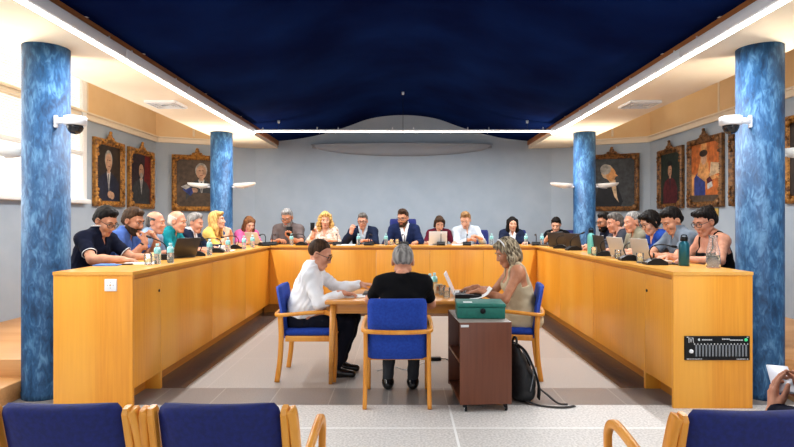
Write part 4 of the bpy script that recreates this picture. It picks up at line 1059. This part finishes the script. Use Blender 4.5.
        for i, (o0, o1, kl, fl) in enumerate(((.017, .031, .088, .078), (.006, .0105, .092, .086), (-.006, -.0105, .088, .079), (-.016, -.030, .080, .062))):
            h.rc(X(.005, o0), X(kl, o1), .017*s2, .0125*s2, .012)
            p = X(kl, o1); ang = 0; rr = .0098
            for j, fr in enumerate((.44, .31, .25)):
                ang += cu*(.9, 1.25, .8)[j]*1.15*(1+.06*i)
                q = p+(d*math.cos(ang)+n_*math.sin(ang)+tdir*(.10-.065*i)*(1 if j == 0 else .3))*fl*fr*s2
                h.rc(p, q, rr*s2, (rr-.0011)*s2, .004); p = q; rr -= .0011
        p = X(.022, .022, .006); q = X(.058, .050, .014+.02*cu); h.rc(p, q, .016*s2, .0125*s2, .012); w2 = q+nrm(d*.9+tdir*(.35-.7*cu)+n_*(.2+.6*cu))*.034*s2
        h.rc(q, w2, .0122*s2, .0108*s2, .006); h.rc(w2, w2+nrm(d*1.0+tdir*(.05-.8*cu)+n_*(.15+.7*cu))*.027*s2, .0108*s2, .0088*s2, .005)
        parts.append(h.mesh(min(.0048, hres)))
    bo = sdf_obj('body', parts, SK[skin_], t)
    # ---------------- clothes
    infl = .013
    up = {'short': .72, 'long': 1.96, 'three': 1.55, 'cap': .30, 'rolled': 1.25}
    mt = lambda n: MATS['cloth_'+n]
    rel = lambda Q: ((Q-P) @ Rt0)/s
    wa = .0024 if c != 'white' else .0042
    wr = lambda Q: wa*(np.sin(Q[..., 2]*38+6*np.sin(Q[..., 0]*11))*np.sin(Q[..., 0]*31+Q[..., 1]*27)+.6*np.sin(Q[..., 2]*70-Q[..., 1]*55+5*np.sin(Q[..., 1]*17+Q[..., 0]*9)))
    def garment(nm, m, sl, inf, vcut=None, collar=False, low=-.10, dress=False):
        q = put(SDF(), torso)
        if sl in up:
            for sg in (1, -1): put(q, armops(sg, up[sl]))
        if dress:
            for sg in (1, -1): put(q, [('r', kn[sg][0], kn[sg][1]+np.array([0, -.03, 0]), .085*s, .07*s, .12)])
        if collar:
            a = N-nd*.02*s; b_ = N+nd*(.092*s); q.rc(a, b_, (.062 if fem else .068)*s-inf*.2, (.058 if fem else .064)*s-inf*.2, .012)
        q.clip(lambda Q: (low-rel(Q)[..., 2])*s)
        nk = N+nd*(.084*s if collar else .054*s)
        axis = nrm(nd+.35*f*(-1))
        q.clip(lambda Q: np.where(np.linalg.norm(Q-nk-nd*.015*s, axis=-1) < .098*s, (Q-nk)@axis, -1.0))
        if sl in ('long', 'rolled', 'short', 'three', 'cap'):
            for sg in (1, -1):
                S0, E, W, d = ARM[sg]; uu = up[sl]
                pt = S0+(E-S0)*uu if uu <= 1 else E+(W-E)*(uu-1); ax = nrm(E-S0) if uu <= 1 else nrm(W-E)
                q.clip(lambda Q, pt=pt, ax=ax: np.where(np.linalg.norm(Q-pt, axis=-1) < .11*s, (Q-pt)@ax, -1.0))
        if vcut:
            def vf(Q):
                z = rel(Q); w = np.clip((z[..., 2]-vcut[0])/(vcut[1]-vcut[0]), 0, 1.3)*vcut[2]
                return np.minimum(w-np.abs(z[..., 0]), z[..., 1]-.0)*s
            q.clip(vf)
        if sl == 'straps':
            def sf(Q):
                z = rel(Q); x = np.abs(z[..., 0]); hi_ = np.where(z[..., 1] > 0, .36, .31)
                return np.minimum(z[..., 2]-hi_+.05*np.minimum(1, (x/.14)**2)*0, np.abs(x-.098)-strapw)*s
            q.clip(sf)
        q.disp(wr)
        return sdf_obj(nm, [q.mesh(max(.0065, res*.9), inf)], m, t)
    strapw = .022 if c == 'beige' else .008
    lowcut = -.10
    if top_ == 'shirt': garment('shirt', mt(c), sleeve, infl, collar=True, vcut=(.40, .52, .030) if not fem else (.36, .52, .05))
    elif top_ == 'tshirt': garment('shirt', mt(c), sleeve, infl)
    elif top_ == 'blouse': garment('blouse', mt(c), sleeve, infl, vcut=(.36, .50, .05))
    elif top_ == 'suit':
        garment('shirt', mt(inner), 'none', infl, collar=True, vcut=(.41, .52, .03))
        j = garment('jacket', mt(c), 'long', .024, vcut=(.14, .47, .068))
        b = MB()
        for sg in (1, -1):
            pts = []
            for z_, x_, y_ in ((.15, .006, .145), (.28, .040, .150), (.36, .062, .142), (.43, .074, .115), (.49, .072, .055)):
                p_ = P+(r*sg*x_+u*z_+f*(y_+belly*.6*(1 if z_ < .3 else .3)))*s; pts.append(p_)
            b.tube([Vector(p) for p in pts], [.5, 1, 1.25, 1, .6], n=8, flat=(.036, .012), up=tuple(f))
        b.build('lapel', mt(c), j)
        b = MB()
    elif top_ == 'tank': garment('tank_top', mt(c), 'straps', .009)
    elif top_ == 'dress': garment('dress', mt(c), 'straps', .014, dress=True); lowcut = None
    elif top_ == 'sleeveless': garment('top', mt(c), 'none', .012, vcut=(.38, .5, .06))
    if trim:                                        # pale edging on collar and sleeve hems
        b = MB()
        ring = [N+nd*.078*s+(r*math.cos(a)*.078+f*(math.sin(a)*.078)-nd*.028*math.sin(a)*-1*.0+nd*.030*math.sin(a))*s for a in np.linspace(0, 2*PI, 22)[:-1]]
        b.tube([Vector(p) for p in ring], .0042, n=6, closed=True)
        for sg in (1, -1):
            S0, E, W, d = ARM[sg]; ax = nrm(E-S0); pt = S0+(E-S0)*.71; e1 = nrm(np.cross(ax, [0, .3, 1])); e2 = np.cross(ax, e1)
            b.tube([Vector(pt+(e1*math.cos(a)+e2*math.sin(a))*(.0445*s+.0145)) for a in np.linspace(0, 2*PI, 18)[:-1]], .004, n=6, closed=True)
        b.build('trim_band', mt(trim), t)
    q = SDF(); q.el(P+np.array([0, 0, -.01])*s, (.165*s*g, .125*s, .10*s), None, k=.05)
    if top_ != 'dress':
        for sg in (1, -1): put(q, legops(sg))
        q.clip(lambda Q: Q[..., 2]-P[2]-.05*s); q.clip(lambda Q: .075-Q[..., 2]); q.disp(wr)
        sdf_obj('trousers', [q.mesh(.011 if floor > 0 else .008, .012)], mt(trousers), t)
    for sg in (1, -1):
        an = kn[sg][2]; q = SDF(); dirf = np.array([0, 1.0, 0]); dirf = dirf if feet is None or len(feet) < 3 else nrm(Rz.T @ np.array(feet[2], float))
        q.rc([an[0], an[1], .05], an+dirf*.03+np.array([0, 0, -an[2]+.045]), .046, .044, .03); q.rc(an*np.array([1, 1, 0])+dirf*.02+np.array([0, 0, .04]), an*np.array([1, 1, 0])+dirf*.15+np.array([0, 0, .03]), .042, .034, .03); q.rc(an*np.array([1, 1, 0])-dirf*.035+np.array([0, 0, .04]), an*np.array([1, 1, 0])+np.array([0, 0, .07]), .036, .045, .03)
        q.clip(lambda Q: .001-Q[..., 2]); q.clip(lambda Q, z=.10: Q[..., 2]-z)
        sdf_obj('shoe', [q.mesh(.0075)], M['shoe_leather'], t)
    # ---------------- face and hair
    V3 = lambda *a: Vector(hp(*a)); Rm = Matrix([list(x) for x in Rh0])
    for sg in (1, -1):
        b = MB(); b.ell(V3(sg*.031, .0768, .0085), (.0125*sh, .0100*sh, .0062*sh), nu=10, nv=8, rot=Rm); e = b.build('eye', M['eye_white'], t)
        b = MB(); b.ell(V3(sg*.031, .0846, .0078), (.0068*sh, .0034*sh, .0056*sh), nu=8, nv=6, rot=Rm); b.build('iris', M['iris'], e)
        b = MB(); b.tube([V3(sg*.014, .0925, .029), V3(sg*.030, .0925, .035), V3(sg*.050, .078, .030)], [.0034*sh, .0042*sh, .002*sh], n=6); b.build('eyebrow', M['hair_'+(hc if hc not in ('white', 'blonde') else 'fair')], t)
    b = MB(); b.tube([V3(-.024, .083, -.0655), V3(-.010, .0925, -.0625), V3(0, .0935, -.0635), V3(.010, .0925, -.0625), V3(.024, .083, -.0655)], [.002*sh, .0055*sh, .0052*sh, .0055*sh, .002*sh], n=8)
    b.tube([V3(-.02, .0835, -.067), V3(0, .0925, -.0725), V3(.02, .0835, -.067)], [.002*sh, .006*sh, .002*sh], n=8); b.build('mouth', M['lips'], t)
    hl = lambda Q: ((Q-H) @ Rh0)/sh
    if hair != 'bald':
        q = SDF(); th_ = {'buzz': .0, 'fringe': .0, 'short': .006}.get(hair, .008)
        q.el(hp(0, -.014, .040), np.array(((.0775+th_*.5)*fw, .097+th_, .090+th_))*sh, Rh0, .02)
        longh = hair in ('long', 'bob', 'curly', 'longdark')
        if hair in ('short', 'quiff'): q.el(hp(0, .015, .100+(.012 if hair == 'quiff' else 0)), np.array((.058, .066, .036))*sh, Rh0, .03)
        if hair in ('short', 'quiff', 'fringe'): q.el(hp(0, -.05, -.02), np.array((.066, .056, .055))*sh, Rh0, .03)
        if longh:
            zl = {'long': -.20, 'longdark': -.21, 'bob': -.092, 'curly': -.15}[hair]; wd = {'long': .082, 'longdark': .078, 'bob': .086, 'curly': .098}[hair]
            for sg in (1, -1):
                q.rc(hp(sg*.070, -.005, .06), hp(sg*wd, .0, zl*.5), .032*sh, .036*sh, .03); q.rc(hp(sg*wd, .0, zl*.5), hp(sg*(wd-.012), .012, zl), .036*sh, (.034 if hair in ('curly', 'bob') else .024)*sh, .03)
            q.el(hp(0, -.065, zl*.45), np.array((wd+.004, .052, abs(zl)*.62+.03))*sh, Rh0, .04)
            if hair != 'longdark': q.rc(hp(-.03, .070, .098), hp(.055, .062, .088), .022*sh, .018*sh, .02)
        if hair in ('bun', 'pony', 'shortfem'):
            q.el(hp(0, -.05, .0), np.array((.078, .065, .075))*sh, Rh0, .03)
            q.rc(hp(-.05, .055, .092), hp(.05, .055, .092), .024*sh, .024*sh, .03)
            if hair == 'bun': q.el(hp(0, -.085, .085), np.array((.042, .04, .04))*sh, Rh0, .015)
            if hair == 'pony': q.rc(hp(0, -.10, .03), hp(0, -.135, -.06), .032*sh, .028*sh, .02); q.rc(hp(0, -.135, -.06), hp(.01, -.12, -.17), .028*sh, .014*sh, .02)
            if hair == 'shortfem':
                for sg in (1, -1): q.rc(hp(sg*.072, .01, .05), hp(sg*.076, .0, -.05), .024*sh, .020*sh, .02)
        # hairline: cut the face free
        ft = {'buzz': .092, 'short': .082, 'quiff': .088, 'fringe': .066}.get(hair, .078)
        if longh or hair == 'shortfem':
            def fc(Q):
                z = hl(Q); y0 = .036+.5*np.maximum(0, z[..., 2]-.045); ell = ((z[..., 0]/.060)**2+((z[..., 2]-(-.03))/.102)**2)
                return np.minimum(z[..., 1]-.022, (1-np.sqrt(ell))*.06)*s
            q.disp(lambda Q: .007*np.clip(1+fc(Q)/.022, 0, 1)*s)
            q.clip(fc)
        else:
            sl = 1.30 if hair not in ('bun', 'pony') else 1.25
            pl = lambda Q: ((hl(Q)[..., 1]-.082)*sl+ft-hl(Q)[..., 2]-.016*np.clip((np.abs(hl(Q)[..., 0])-.02)/.03, 0, 1)*(hl(Q)[..., 1] > .02)*-1)*s/1.45
            pl0 = pl; pl = lambda Q: pl0(Q)+.0055*np.sin(hl(Q)[..., 0]*170+hl(Q)[..., 1]*60)*np.sin(hl(Q)[..., 0]*75+hl(Q)[..., 2]*90)
            pl1 = pl; pl = lambda Q: np.maximum(pl1(Q), ((-.052 if hair == 'buzz' else -.060)-hl(Q)[..., 2])*s)
            tk = .006 if hair == 'buzz' else .011
            q.disp(lambda Q: tk*np.clip(1+pl(Q)/.034, 0, 1)*s)
            q.clip(pl)
            if hair in ('fringe',): q.clip(lambda Q: (hl(Q)[..., 2]-(.070-.25*np.maximum(0, hl(Q)[..., 1]+.06)))*sh)
            for sg in (1, -1): q.el(hp(sg*.082, .0, -.005), np.array((.022, .026, .034))*sh, Rh0, .004, sub=True)
        am = {'curly': .009, 'buzz': .0008, 'fringe': .001, 'bob': .005, 'long': .004, 'longdark': .002}.get(hair, .0028)
        def hn(Q):
            z = hl(Q); ph = np.arctan2(z[..., 0], -z[..., 1]-.01)
            if hair == 'curly': return am*np.sin(z[..., 2]*95+3*np.sin(ph*5))*np.sin(ph*9+z[..., 2]*40)
            if longh: return am*np.sin(ph*17+4*np.sin(z[..., 2]*22))
            return am*(np.sin(z[..., 0]*150+3*np.sin(z[..., 1]*40))*np.sin(z[..., 1]*70+z[..., 2]*60)+.6*np.sin(z[..., 1]*210+z[..., 0]*90)*np.sin(z[..., 2]*130+z[..., 0]*120))
        q.disp(hn)
        sdf_obj('hair', [q.mesh(hres)], M['hair_'+hc], t)
    if beard:
        q = SDF(); q.el(hp(0, .026, -.036), np.array((.0625, .0715, .0855))*sh, Rh0, .03); q.rc(hp(-.018, .065, -.098), hp(.018, .065, -.098), .026*sh, .026*sh, .025)
        for sg in (1, -1): q.rc(hp(sg*.046, -.008, -.058), hp(sg*.020, .058, -.097), .026*sh, .0215*sh, .03)
        q.rc(hp(-.022, .086, -.049), hp(.022, .086, -.049), .0075*sh, .0075*sh, .01)
        q.el(hp(0, .098, -.066), np.array((.026, .022, .012))*sh, Rh0, .005, sub=True)
        q.clip(lambda Q: (hl(Q)[..., 2]-(-.045+.35*np.maximum(0, .03-hl(Q)[..., 1])))*sh); q.clip(lambda Q: (-.02-hl(Q)[..., 1])*sh)
        sdf_obj('beard', [q.mesh(hres*.9)], M['hair_'+beard], t)
    if glasses:
        b = MB()
        for sg in (1, -1):
            rg = [V3(sg*.033+.025*math.copysign(abs(math.cos(a))**.7, math.cos(a)), .102-.010*abs(math.cos(a))*(1 if math.cos(a)*sg > 0 else 0), .006+.0185*math.copysign(abs(math.sin(a))**.7, math.sin(a))) for a in [2*PI*i/20 for i in range(20)]]
            b.tube(rg, .0026*sh, n=6, closed=True)
            b.tube([V3(sg*.058, .094, .012), V3(sg*.074, .06, .014), V3(sg*.079, .0, .014), V3(sg*.077, -.018, .004)], .0024*sh, n=6)
        b.tube([V3(-.009, .103, .010), V3(0, .107, .013), V3(.009, .103, .010)], .0024*sh, n=6)
        b.build('glasses', M['spectacle'], t)
    if band:
        b = MB(); b.tube([V3(.088*math.cos(a), .012+.012*math.sin(a), .042+.092*math.sin(a)) for a in [PI*i/16 for i in range(17)]], .007*sh, n=8, up=tuple(Rh0[:, 1])); b.build('hair_band', M['socket_white'], t)
    if watch:
        S0, E, W, d = ARM[1 if watch == 'R' else -1]; ax = nrm(W-E); pt = W-ax*.03*s; e1 = nrm(np.cross(ax, [.2, .3, 1])); e2 = np.cross(ax, e1)
        b = MB(); b.tube([Vector(pt+(e1*math.cos(a)+e2*math.sin(a))*.031*s) for a in np.linspace(0, 2*PI, 18)[:-1]], 1, n=8, closed=True, flat=(.006, .02), up=tuple(ax)); b.build('wristwatch', M['black_plastic'], t)
    return t
F_ = PZ
RGHT = (1, 0, 0)
import time as _t
_t0 = _t.time()
def chair_for(hx, hy, face, label, back=.10, high=0, floor=PZ):
    a = R(face); c_ = council_chair(label, (hx+math.sin(a)*back*1.0, hy-math.cos(a)*back, floor), a, high); return c_

# ---- left wing, facing the aisle (+X)
person('man in navy polo with pale collar trim writing at the left desk end', (-2.93, 5.42), 1.575, -90, F_, lean=20, twist=-8, yaw=-16, pitch=-30, R_=(-2.62, 5.16, 1.085), L_=(-2.52, 5.50, 1.085), Rd=(1, .35, -.1), Ld=(.8, -.6, -.15), Re=(-.5, -.8, -.5), Rc=.5, Lc=.4,
       skin_='warm', top_='shirt', c='navy', trim='white', hair='short', hc='black', glasses=True, belly=.03, res=.008, hres=.005)
person('man in blue shirt resting his mouth on his fist, watch on his wrist', (-2.93, 5.98), 1.585, -90, F_, lean=24, yaw=-10, pitch=-18, R_=(-2.735, 5.84, 1.215), L_=(-2.70, 6.03, 1.235), Rd=(-.15, .35, 1), Ld=(-.35, -.25, 1), Rn=(-1, .2, 0), Ln=(-1, -.3, 0), Re=(0, -.45, -1), Le=(.2, .5, -1), Rc=.85, Lc=.8,
       skin_='tan', c='blue', hair='short', hc='brown', beard='brown', watch='R', res=.008, hres=.005)
person('balding man in sky blue shirt mostly hidden behind the man in blue', (-2.90, 6.46), 1.56, -90, F_, lean=14, yaw=0, pitch=-6, skin_='rosy', c='sky', hair='fringe', hc='darkgrey')
person('white haired man in teal polo working at a dark laptop', (-2.86, 6.98), 1.575, -90, F_, lean=20, yaw=-4, pitch=-10, R_=(-2.55, 6.78, 1.08), L_=(-2.52, 7.05, 1.08), skin_='rosy', c='teal', hair='fringe', hc='white', belly=.02)
person('grey haired man in dark jacket and white shirt behind the man in teal', (-2.80, 7.42), 1.55, -90, F_, lean=16, yaw=-8, pitch=-12, R_=(-2.5, 7.3, 1.085), L_=(-2.48, 7.55, 1.085), skin_='rosy', top_='suit', c='suit', hair='short', hc='grey')
person('blonde woman in yellow top with hands folded under her chin', (-2.76, 8.18), 1.59, -90, F_, lean=14, yaw=-2, pitch=6, R_=(-2.57, 8.07, 1.26), L_=(-2.56, 8.20, 1.25), Rd=(-.1, .45, 1), Ld=(-.1, -.45, 1), Rn=(-.6, .6, 0), Ln=(-.6, -.6, 0), Re=(.1, -.5, -1), Le=(.1, .5, -1), Rc=.8, Lc=.8, skin_='light', top_='blouse', c='yellow', sleeve='rolled', hair='long', hc='blonde', fem=True)
person('woman in pink top with long brown hair looking down at the left corner', (-2.60, 9.30), 1.51, -135, F_, lean=20, yaw=-4, pitch=-24, R_=(-2.52, 8.98, 1.085), L_=(-2.35, 9.1, 1.085), skin_='light', top_='tshirt', c='pink', sleeve='short', hair='longdark', hc='longbrown', fem=True)
# ---- back run, facing the viewer
person('bearded man in brown shirt looking down at a dark phone', (-1.98, 9.42), 1.640, 180, F_, lean=14, yaw=-8, pitch=-24, R_=(-2.06, 9.16, 1.12), L_=(-1.86, 9.10, 1.16), Rd=(.7, -.7, .1), Ld=(-.2, -.2, 1), Ln=(0, -1, 0), Rc=.4, Lc=.6, skin_='tan', c='taupe', hair='short', hc='grey', beard='grey', glasses=True)
person('woman with curly blonde hair in a pale floral blouse', (-1.33, 9.42), 1.60, 180, F_, lean=10, yaw=10, pitch=-10, R_=(-1.48, 9.13, 1.22), L_=(-1.16, 9.12, 1.12), Rd=(.1, -.1, 1), Rn=(0, -1, .2), Ld=(-.9, -.3, .1), Rc=.7, skin_='light', top_='blouse', c='floral', sleeve='three', hair='curly', hc='blonde', fem=True)
person('man in dark jacket raising one hand towards his chin', (-.69, 9.42), 1.575, 180, F_, lean=12, yaw=-6, pitch=-12, R_=(-.86, 9.14, 1.25), L_=(-.58, 9.10, 1.12), Rd=(.25, -.1, 1), Rn=(.4, .8, 0), Ld=(-.8, -.4, .1), Rc=.5, skin_='rosy', top_='suit', c='suit', inner='pale', hair='short', hc='darkgrey', glasses=True)
person('bearded man in navy suit before the high blue chair back, centre of the back desk', (.0, 9.45), 1.635, 180, F_, lean=6, yaw=-24, pitch=-14, R_=(-.22, 9.14, 1.085), L_=(.22, 9.12, 1.085), skin_='warm', top_='suit', c='navysuit', hair='quiff', hc='brown', beard='brown', glasses=True)
person('woman in burgundy top reading her white laptop', (.62, 9.40), 1.515, 180, F_, lean=16, yaw=4, pitch=-26, R_=(.42, 9.12, 1.085), L_=(.86, 9.12, 1.085), skin_='light', top_='tshirt', c='burgundy', hair='shortfem', hc='brown', fem=True)
person('fair haired man in pale blue shirt looking down at his hands', (1.07, 9.42), 1.585, 180, F_, lean=10, side=0, twist=10, yaw=-18, pitch=-24, R_=(1.08, 9.12, 1.13), L_=(1.26, 9.12, 1.17), Rd=(.7, -.5, .3), Ld=(-.9, -.2, .4), Rc=.6, Lc=.6, skin_='light', c='pale', sleeve='long', hair='quiff', hc='fair', watch='L')
person('woman with long dark hair in black jacket and white top', (1.87, 9.42), 1.515, 180, F_, lean=8, yaw=0, pitch=-6, R_=(1.72, 9.10, 1.085), L_=(2.02, 9.10, 1.085), skin_='light', top_='suit', c='suit', inner='white', hair='longdark', hc='black', fem=True)
person('dark haired woman in black resting her chin on her hands at the right corner', (2.60, 9.36), 1.50, 152, F_, lean=22, yaw=6, pitch=-20, R_=(2.44, 9.20, 1.20), L_=(2.58, 9.16, 1.18), Rd=(.6, -.1, .55), Ld=(-.5, 0, .7), Rn=(0, .4, -1), Ln=(0, .6, -.6), Re=(-.7, -.1, -1), Le=(.7, -.1, -1), Rc=.6, Lc=.6, skin_='light', top_='tshirt', c='black', sleeve='rolled', hair='pony', hc='black', fem=True)
# ---- right wing, facing the aisle (-X)
person('woman in black strap top and glasses at the right desk end', (2.92, 5.33), 1.57, 90, F_, lean=16, twist=6, yaw=14, pitch=-22, R_=(2.60, 5.44, 1.09), L_=(2.64, 5.08, 1.09), Ld=(-1, .2, -.05), Rd=(-1, -.5, 0), Le=(.5, -.8, -.5), Lc=.45, skin_='rosy', top_='tank', c='black', hair='bun', hc='black', glasses=True, fem=True, res=.008, hres=.005)
person('young dark haired man in grey polo looking down', (2.92, 5.98), 1.575, 90, F_, lean=20, yaw=10, pitch=-32, R_=(2.54, 6.08, 1.085), L_=(2.56, 5.72, 1.085), Ld=(-1, .1, 0), skin_='warm', c='polo', hair='short', hc='black', watch='L', res=.008, hres=.005)
person('short dark haired woman in sleeveless royal blue top', (2.90, 6.46), 1.555, 90, F_, lean=20, yaw=4, pitch=-28, skin_='light', top_='sleeveless', c='royal', hair='shortfem', hc='black', glasses=True, fem=True)
person('older man with receding grey hair in an olive shirt', (2.86, 6.86), 1.565, 90, F_, lean=12, yaw=6, pitch=-10, skin_='rosy', c='olive', hair='buzz', hc='grey')
person('grey haired man in dark jacket and salmon shirt on the right', (2.84, 7.38), 1.55, 90, F_, lean=16, yaw=4, pitch=-12, R_=(2.5, 7.5, 1.1), L_=(2.5, 7.2, 1.1), skin_='rosy', top_='suit', c='greysuit', inner='salmon', hair='short', hc='darkgrey')
person('bearded man in navy with glasses nearest the far right column', (2.92, 7.98), 1.565, 90, F_, lean=16, yaw=12, pitch=-12, skin_='tan', top_='tshirt', c='navy', sleeve='long', hair='short', hc='black', beard='black', glasses=True)
# ---- at the small table
person('man in white shirt and glasses sitting side on at the table', (-.79, 5.20), 1.268, -90, 0, lean=14, yaw=-6, pitch=-22, R_=(-.545, 5.04, .785), L_=(-.40, 5.33, .83), Rd=(1, .25, -.1), Ld=(1, -.35, .05), Re=(-.25, -.35, -1), Le=(0, .3, -1), Rc=.4, Lc=.35, skin_='rosy', c='white', sleeve='long', hair='buzz', hc='brown', glasses=True, belly=.05, bulk=1.12, hsc=1.08,
       trousers='trousers', knees=((-.50, 5.10, .50), (-.48, 5.34, .50)), feet=((-.62, 5.10, .085), (-.60, 5.30, .085)), res=.0065, hres=.0042)
person('grey haired man in black t-shirt seen from behind at the table', (0, 4.56), 1.257, 0, 0, lean=8, yaw=-3, pitch=-8, R_=(.21, 4.90, .79), L_=(-.26, 4.92, .785), Rd=(-.35, 1, -.05), Ld=(.3, 1, 0), Re=(.4, -.5, -1), Le=(-.7, -.5, -.8), skin_='rosy', top_='tshirt', c='black', sleeve='short', hair='buzz', hc='grey', belly=.06, bulk=1.14, hsc=1.13, trousers='greytr',
       knees=((.11, 4.86, .50), (-.11, 4.86, .50)), feet=((.085, 4.76, .085), (-.13, 4.76, .085)), res=.0065, hres=.0042)
person('woman in beige strap dress with ash blonde bob typing at the table', (.99, 5.24), 1.275, 90, 0, lean=14, yaw=6, pitch=-24, R_=(.68, 5.34, .80), L_=(.70, 5.08, .80), Rd=(-1, 0, -.15), Ld=(-1, .05, -.15), Re=(.2, .5, -.8), Le=(.2, -.5, -.8), Rc=.3, Lc=.3, skin_='tan', top_='dress', c='beige', hair='bob', hc='ash', fem=True, band=True,
       knees=((.62, 5.36, .48), (.62, 5.16, .48)), feet=((.66, 5.38, .085), (.66, 5.16, .085)), res=.0065, hres=.0042)
# ---- at the right edge of the picture
person('person in dark sleeves at the right edge holding up a phone', (1.74, 2.06), 1.30, 0, 0, lean=8, pitch=-14, yaw=4, L_=(1.515, 2.25, .665), R_=(1.69, 2.28, .72), Ld=(.12, .25, 1), Ln=(.75, -.2, .1), Rd=(-.7, .35, .45), Rn=(-.3, -.9, .2), Le=(-.2, -.3, -1), Re=(.6, -.3, -1), Lc=.22, Rc=.45, skin_='rosy', top_='tshirt', c='navy', sleeve='long', hair='short', hc='brown', res=.008, hres=.005)
slab('phone', 'pale cased phone held up by the person at the right edge', 'phone', (1.59, 2.32, .708), R(-22), (.080, .010, .150), 'phone_case', tilt=R(-58))
slab('phone', 'dark phone held by the bearded man in the brown shirt', 'phone', (-1.87, 9.075, 1.19), R(10), (.10, .012, .16), 'black_plastic')
slab('phone', 'black phone in the raised hand of the curly blonde woman', 'phone', (-1.49, 9.07, 1.285), R(8), (.07, .010, .13), 'black_plastic')
# ---- council chairs that show, and the rest tucked behind their sitters
for (x, y, fc, hi, lb) in ((0.0, 9.66, 180, .20, 'tall blue council chair behind the bearded man in the navy suit'), (1.30, 9.66, 180, 0, 'blue council chair right of the pale shirted man'), (1.98, 9.66, 180, 0, 'blue council chair behind the woman with long dark hair'),
                       (-2.98, 7.86, -90, .02, 'blue council chair seen between the grey haired man and the woman in yellow'), (3.22, 5.30, 90, 0, 'blue council chair behind the woman in the black top'), (2.80, 9.62, 152, 0, 'blue council chair behind the woman resting her chin')):
    council_chair(lb, (x, y, PZ), R(fc), hi)
print('people', round(_t.time()-_t0, 1), 's')
# ================================================================== light and camera
w = bpy.data.worlds.new('ambient_fill'); S.world = w; w.use_nodes = True  # even ambient fill, added to brighten the room through its open rear
w.node_tree.nodes['Background'].inputs[0].default_value = (.95, .975, 1.0, 1); w.node_tree.nodes['Background'].inputs[1].default_value = 1.75
def area(name, loc, rot, sx, sy, e, col=(1, 1, 1)):
    l = bpy.data.lights.new(name, 'AREA'); l.shape = 'RECTANGLE'; l.size = sx; l.size_y = sy; l.energy = e; l.color = col
    o = bpy.data.objects.new(name, l); COL.objects.link(o); o.location = loc; o.rotation_euler = rot; return o
# the strip lights' own throw, one lamp per run just under the diffusers
for s in (-1, 1): area('strip_light_throw', (s*2.455, 4.9, 2.845), (0, 0, 0), .06, 8.2, 175, (.96, .98, 1))
area('strip_light_throw', (0, 9.0, 2.885), (0, 0, 0), 4.9, .06, 110, (.96, .98, 1))
area('window_daylight', (-WX+.10, 5.6, 2.6), (0, R(-90), 0), 1.8, 4.6, 105, (1, .98, .94))
cam = bpy.data.cameras.new('camera'); co = bpy.data.objects.new('camera', cam); COL.objects.link(co)
co.location = (0, 0, 1.45); co.rotation_euler = (PI/2, 0, 0); cam.sensor_width = 36; cam.lens = 551/794*36
cam.shift_x = -6/794; cam.shift_y = -3/794; cam.clip_start = .05
S.camera = co
v = S.view_settings; v.view_transform = 'Standard'; v.look = 'None'; v.exposure = 0; v.gamma = 1; v.use_curve_mapping = False
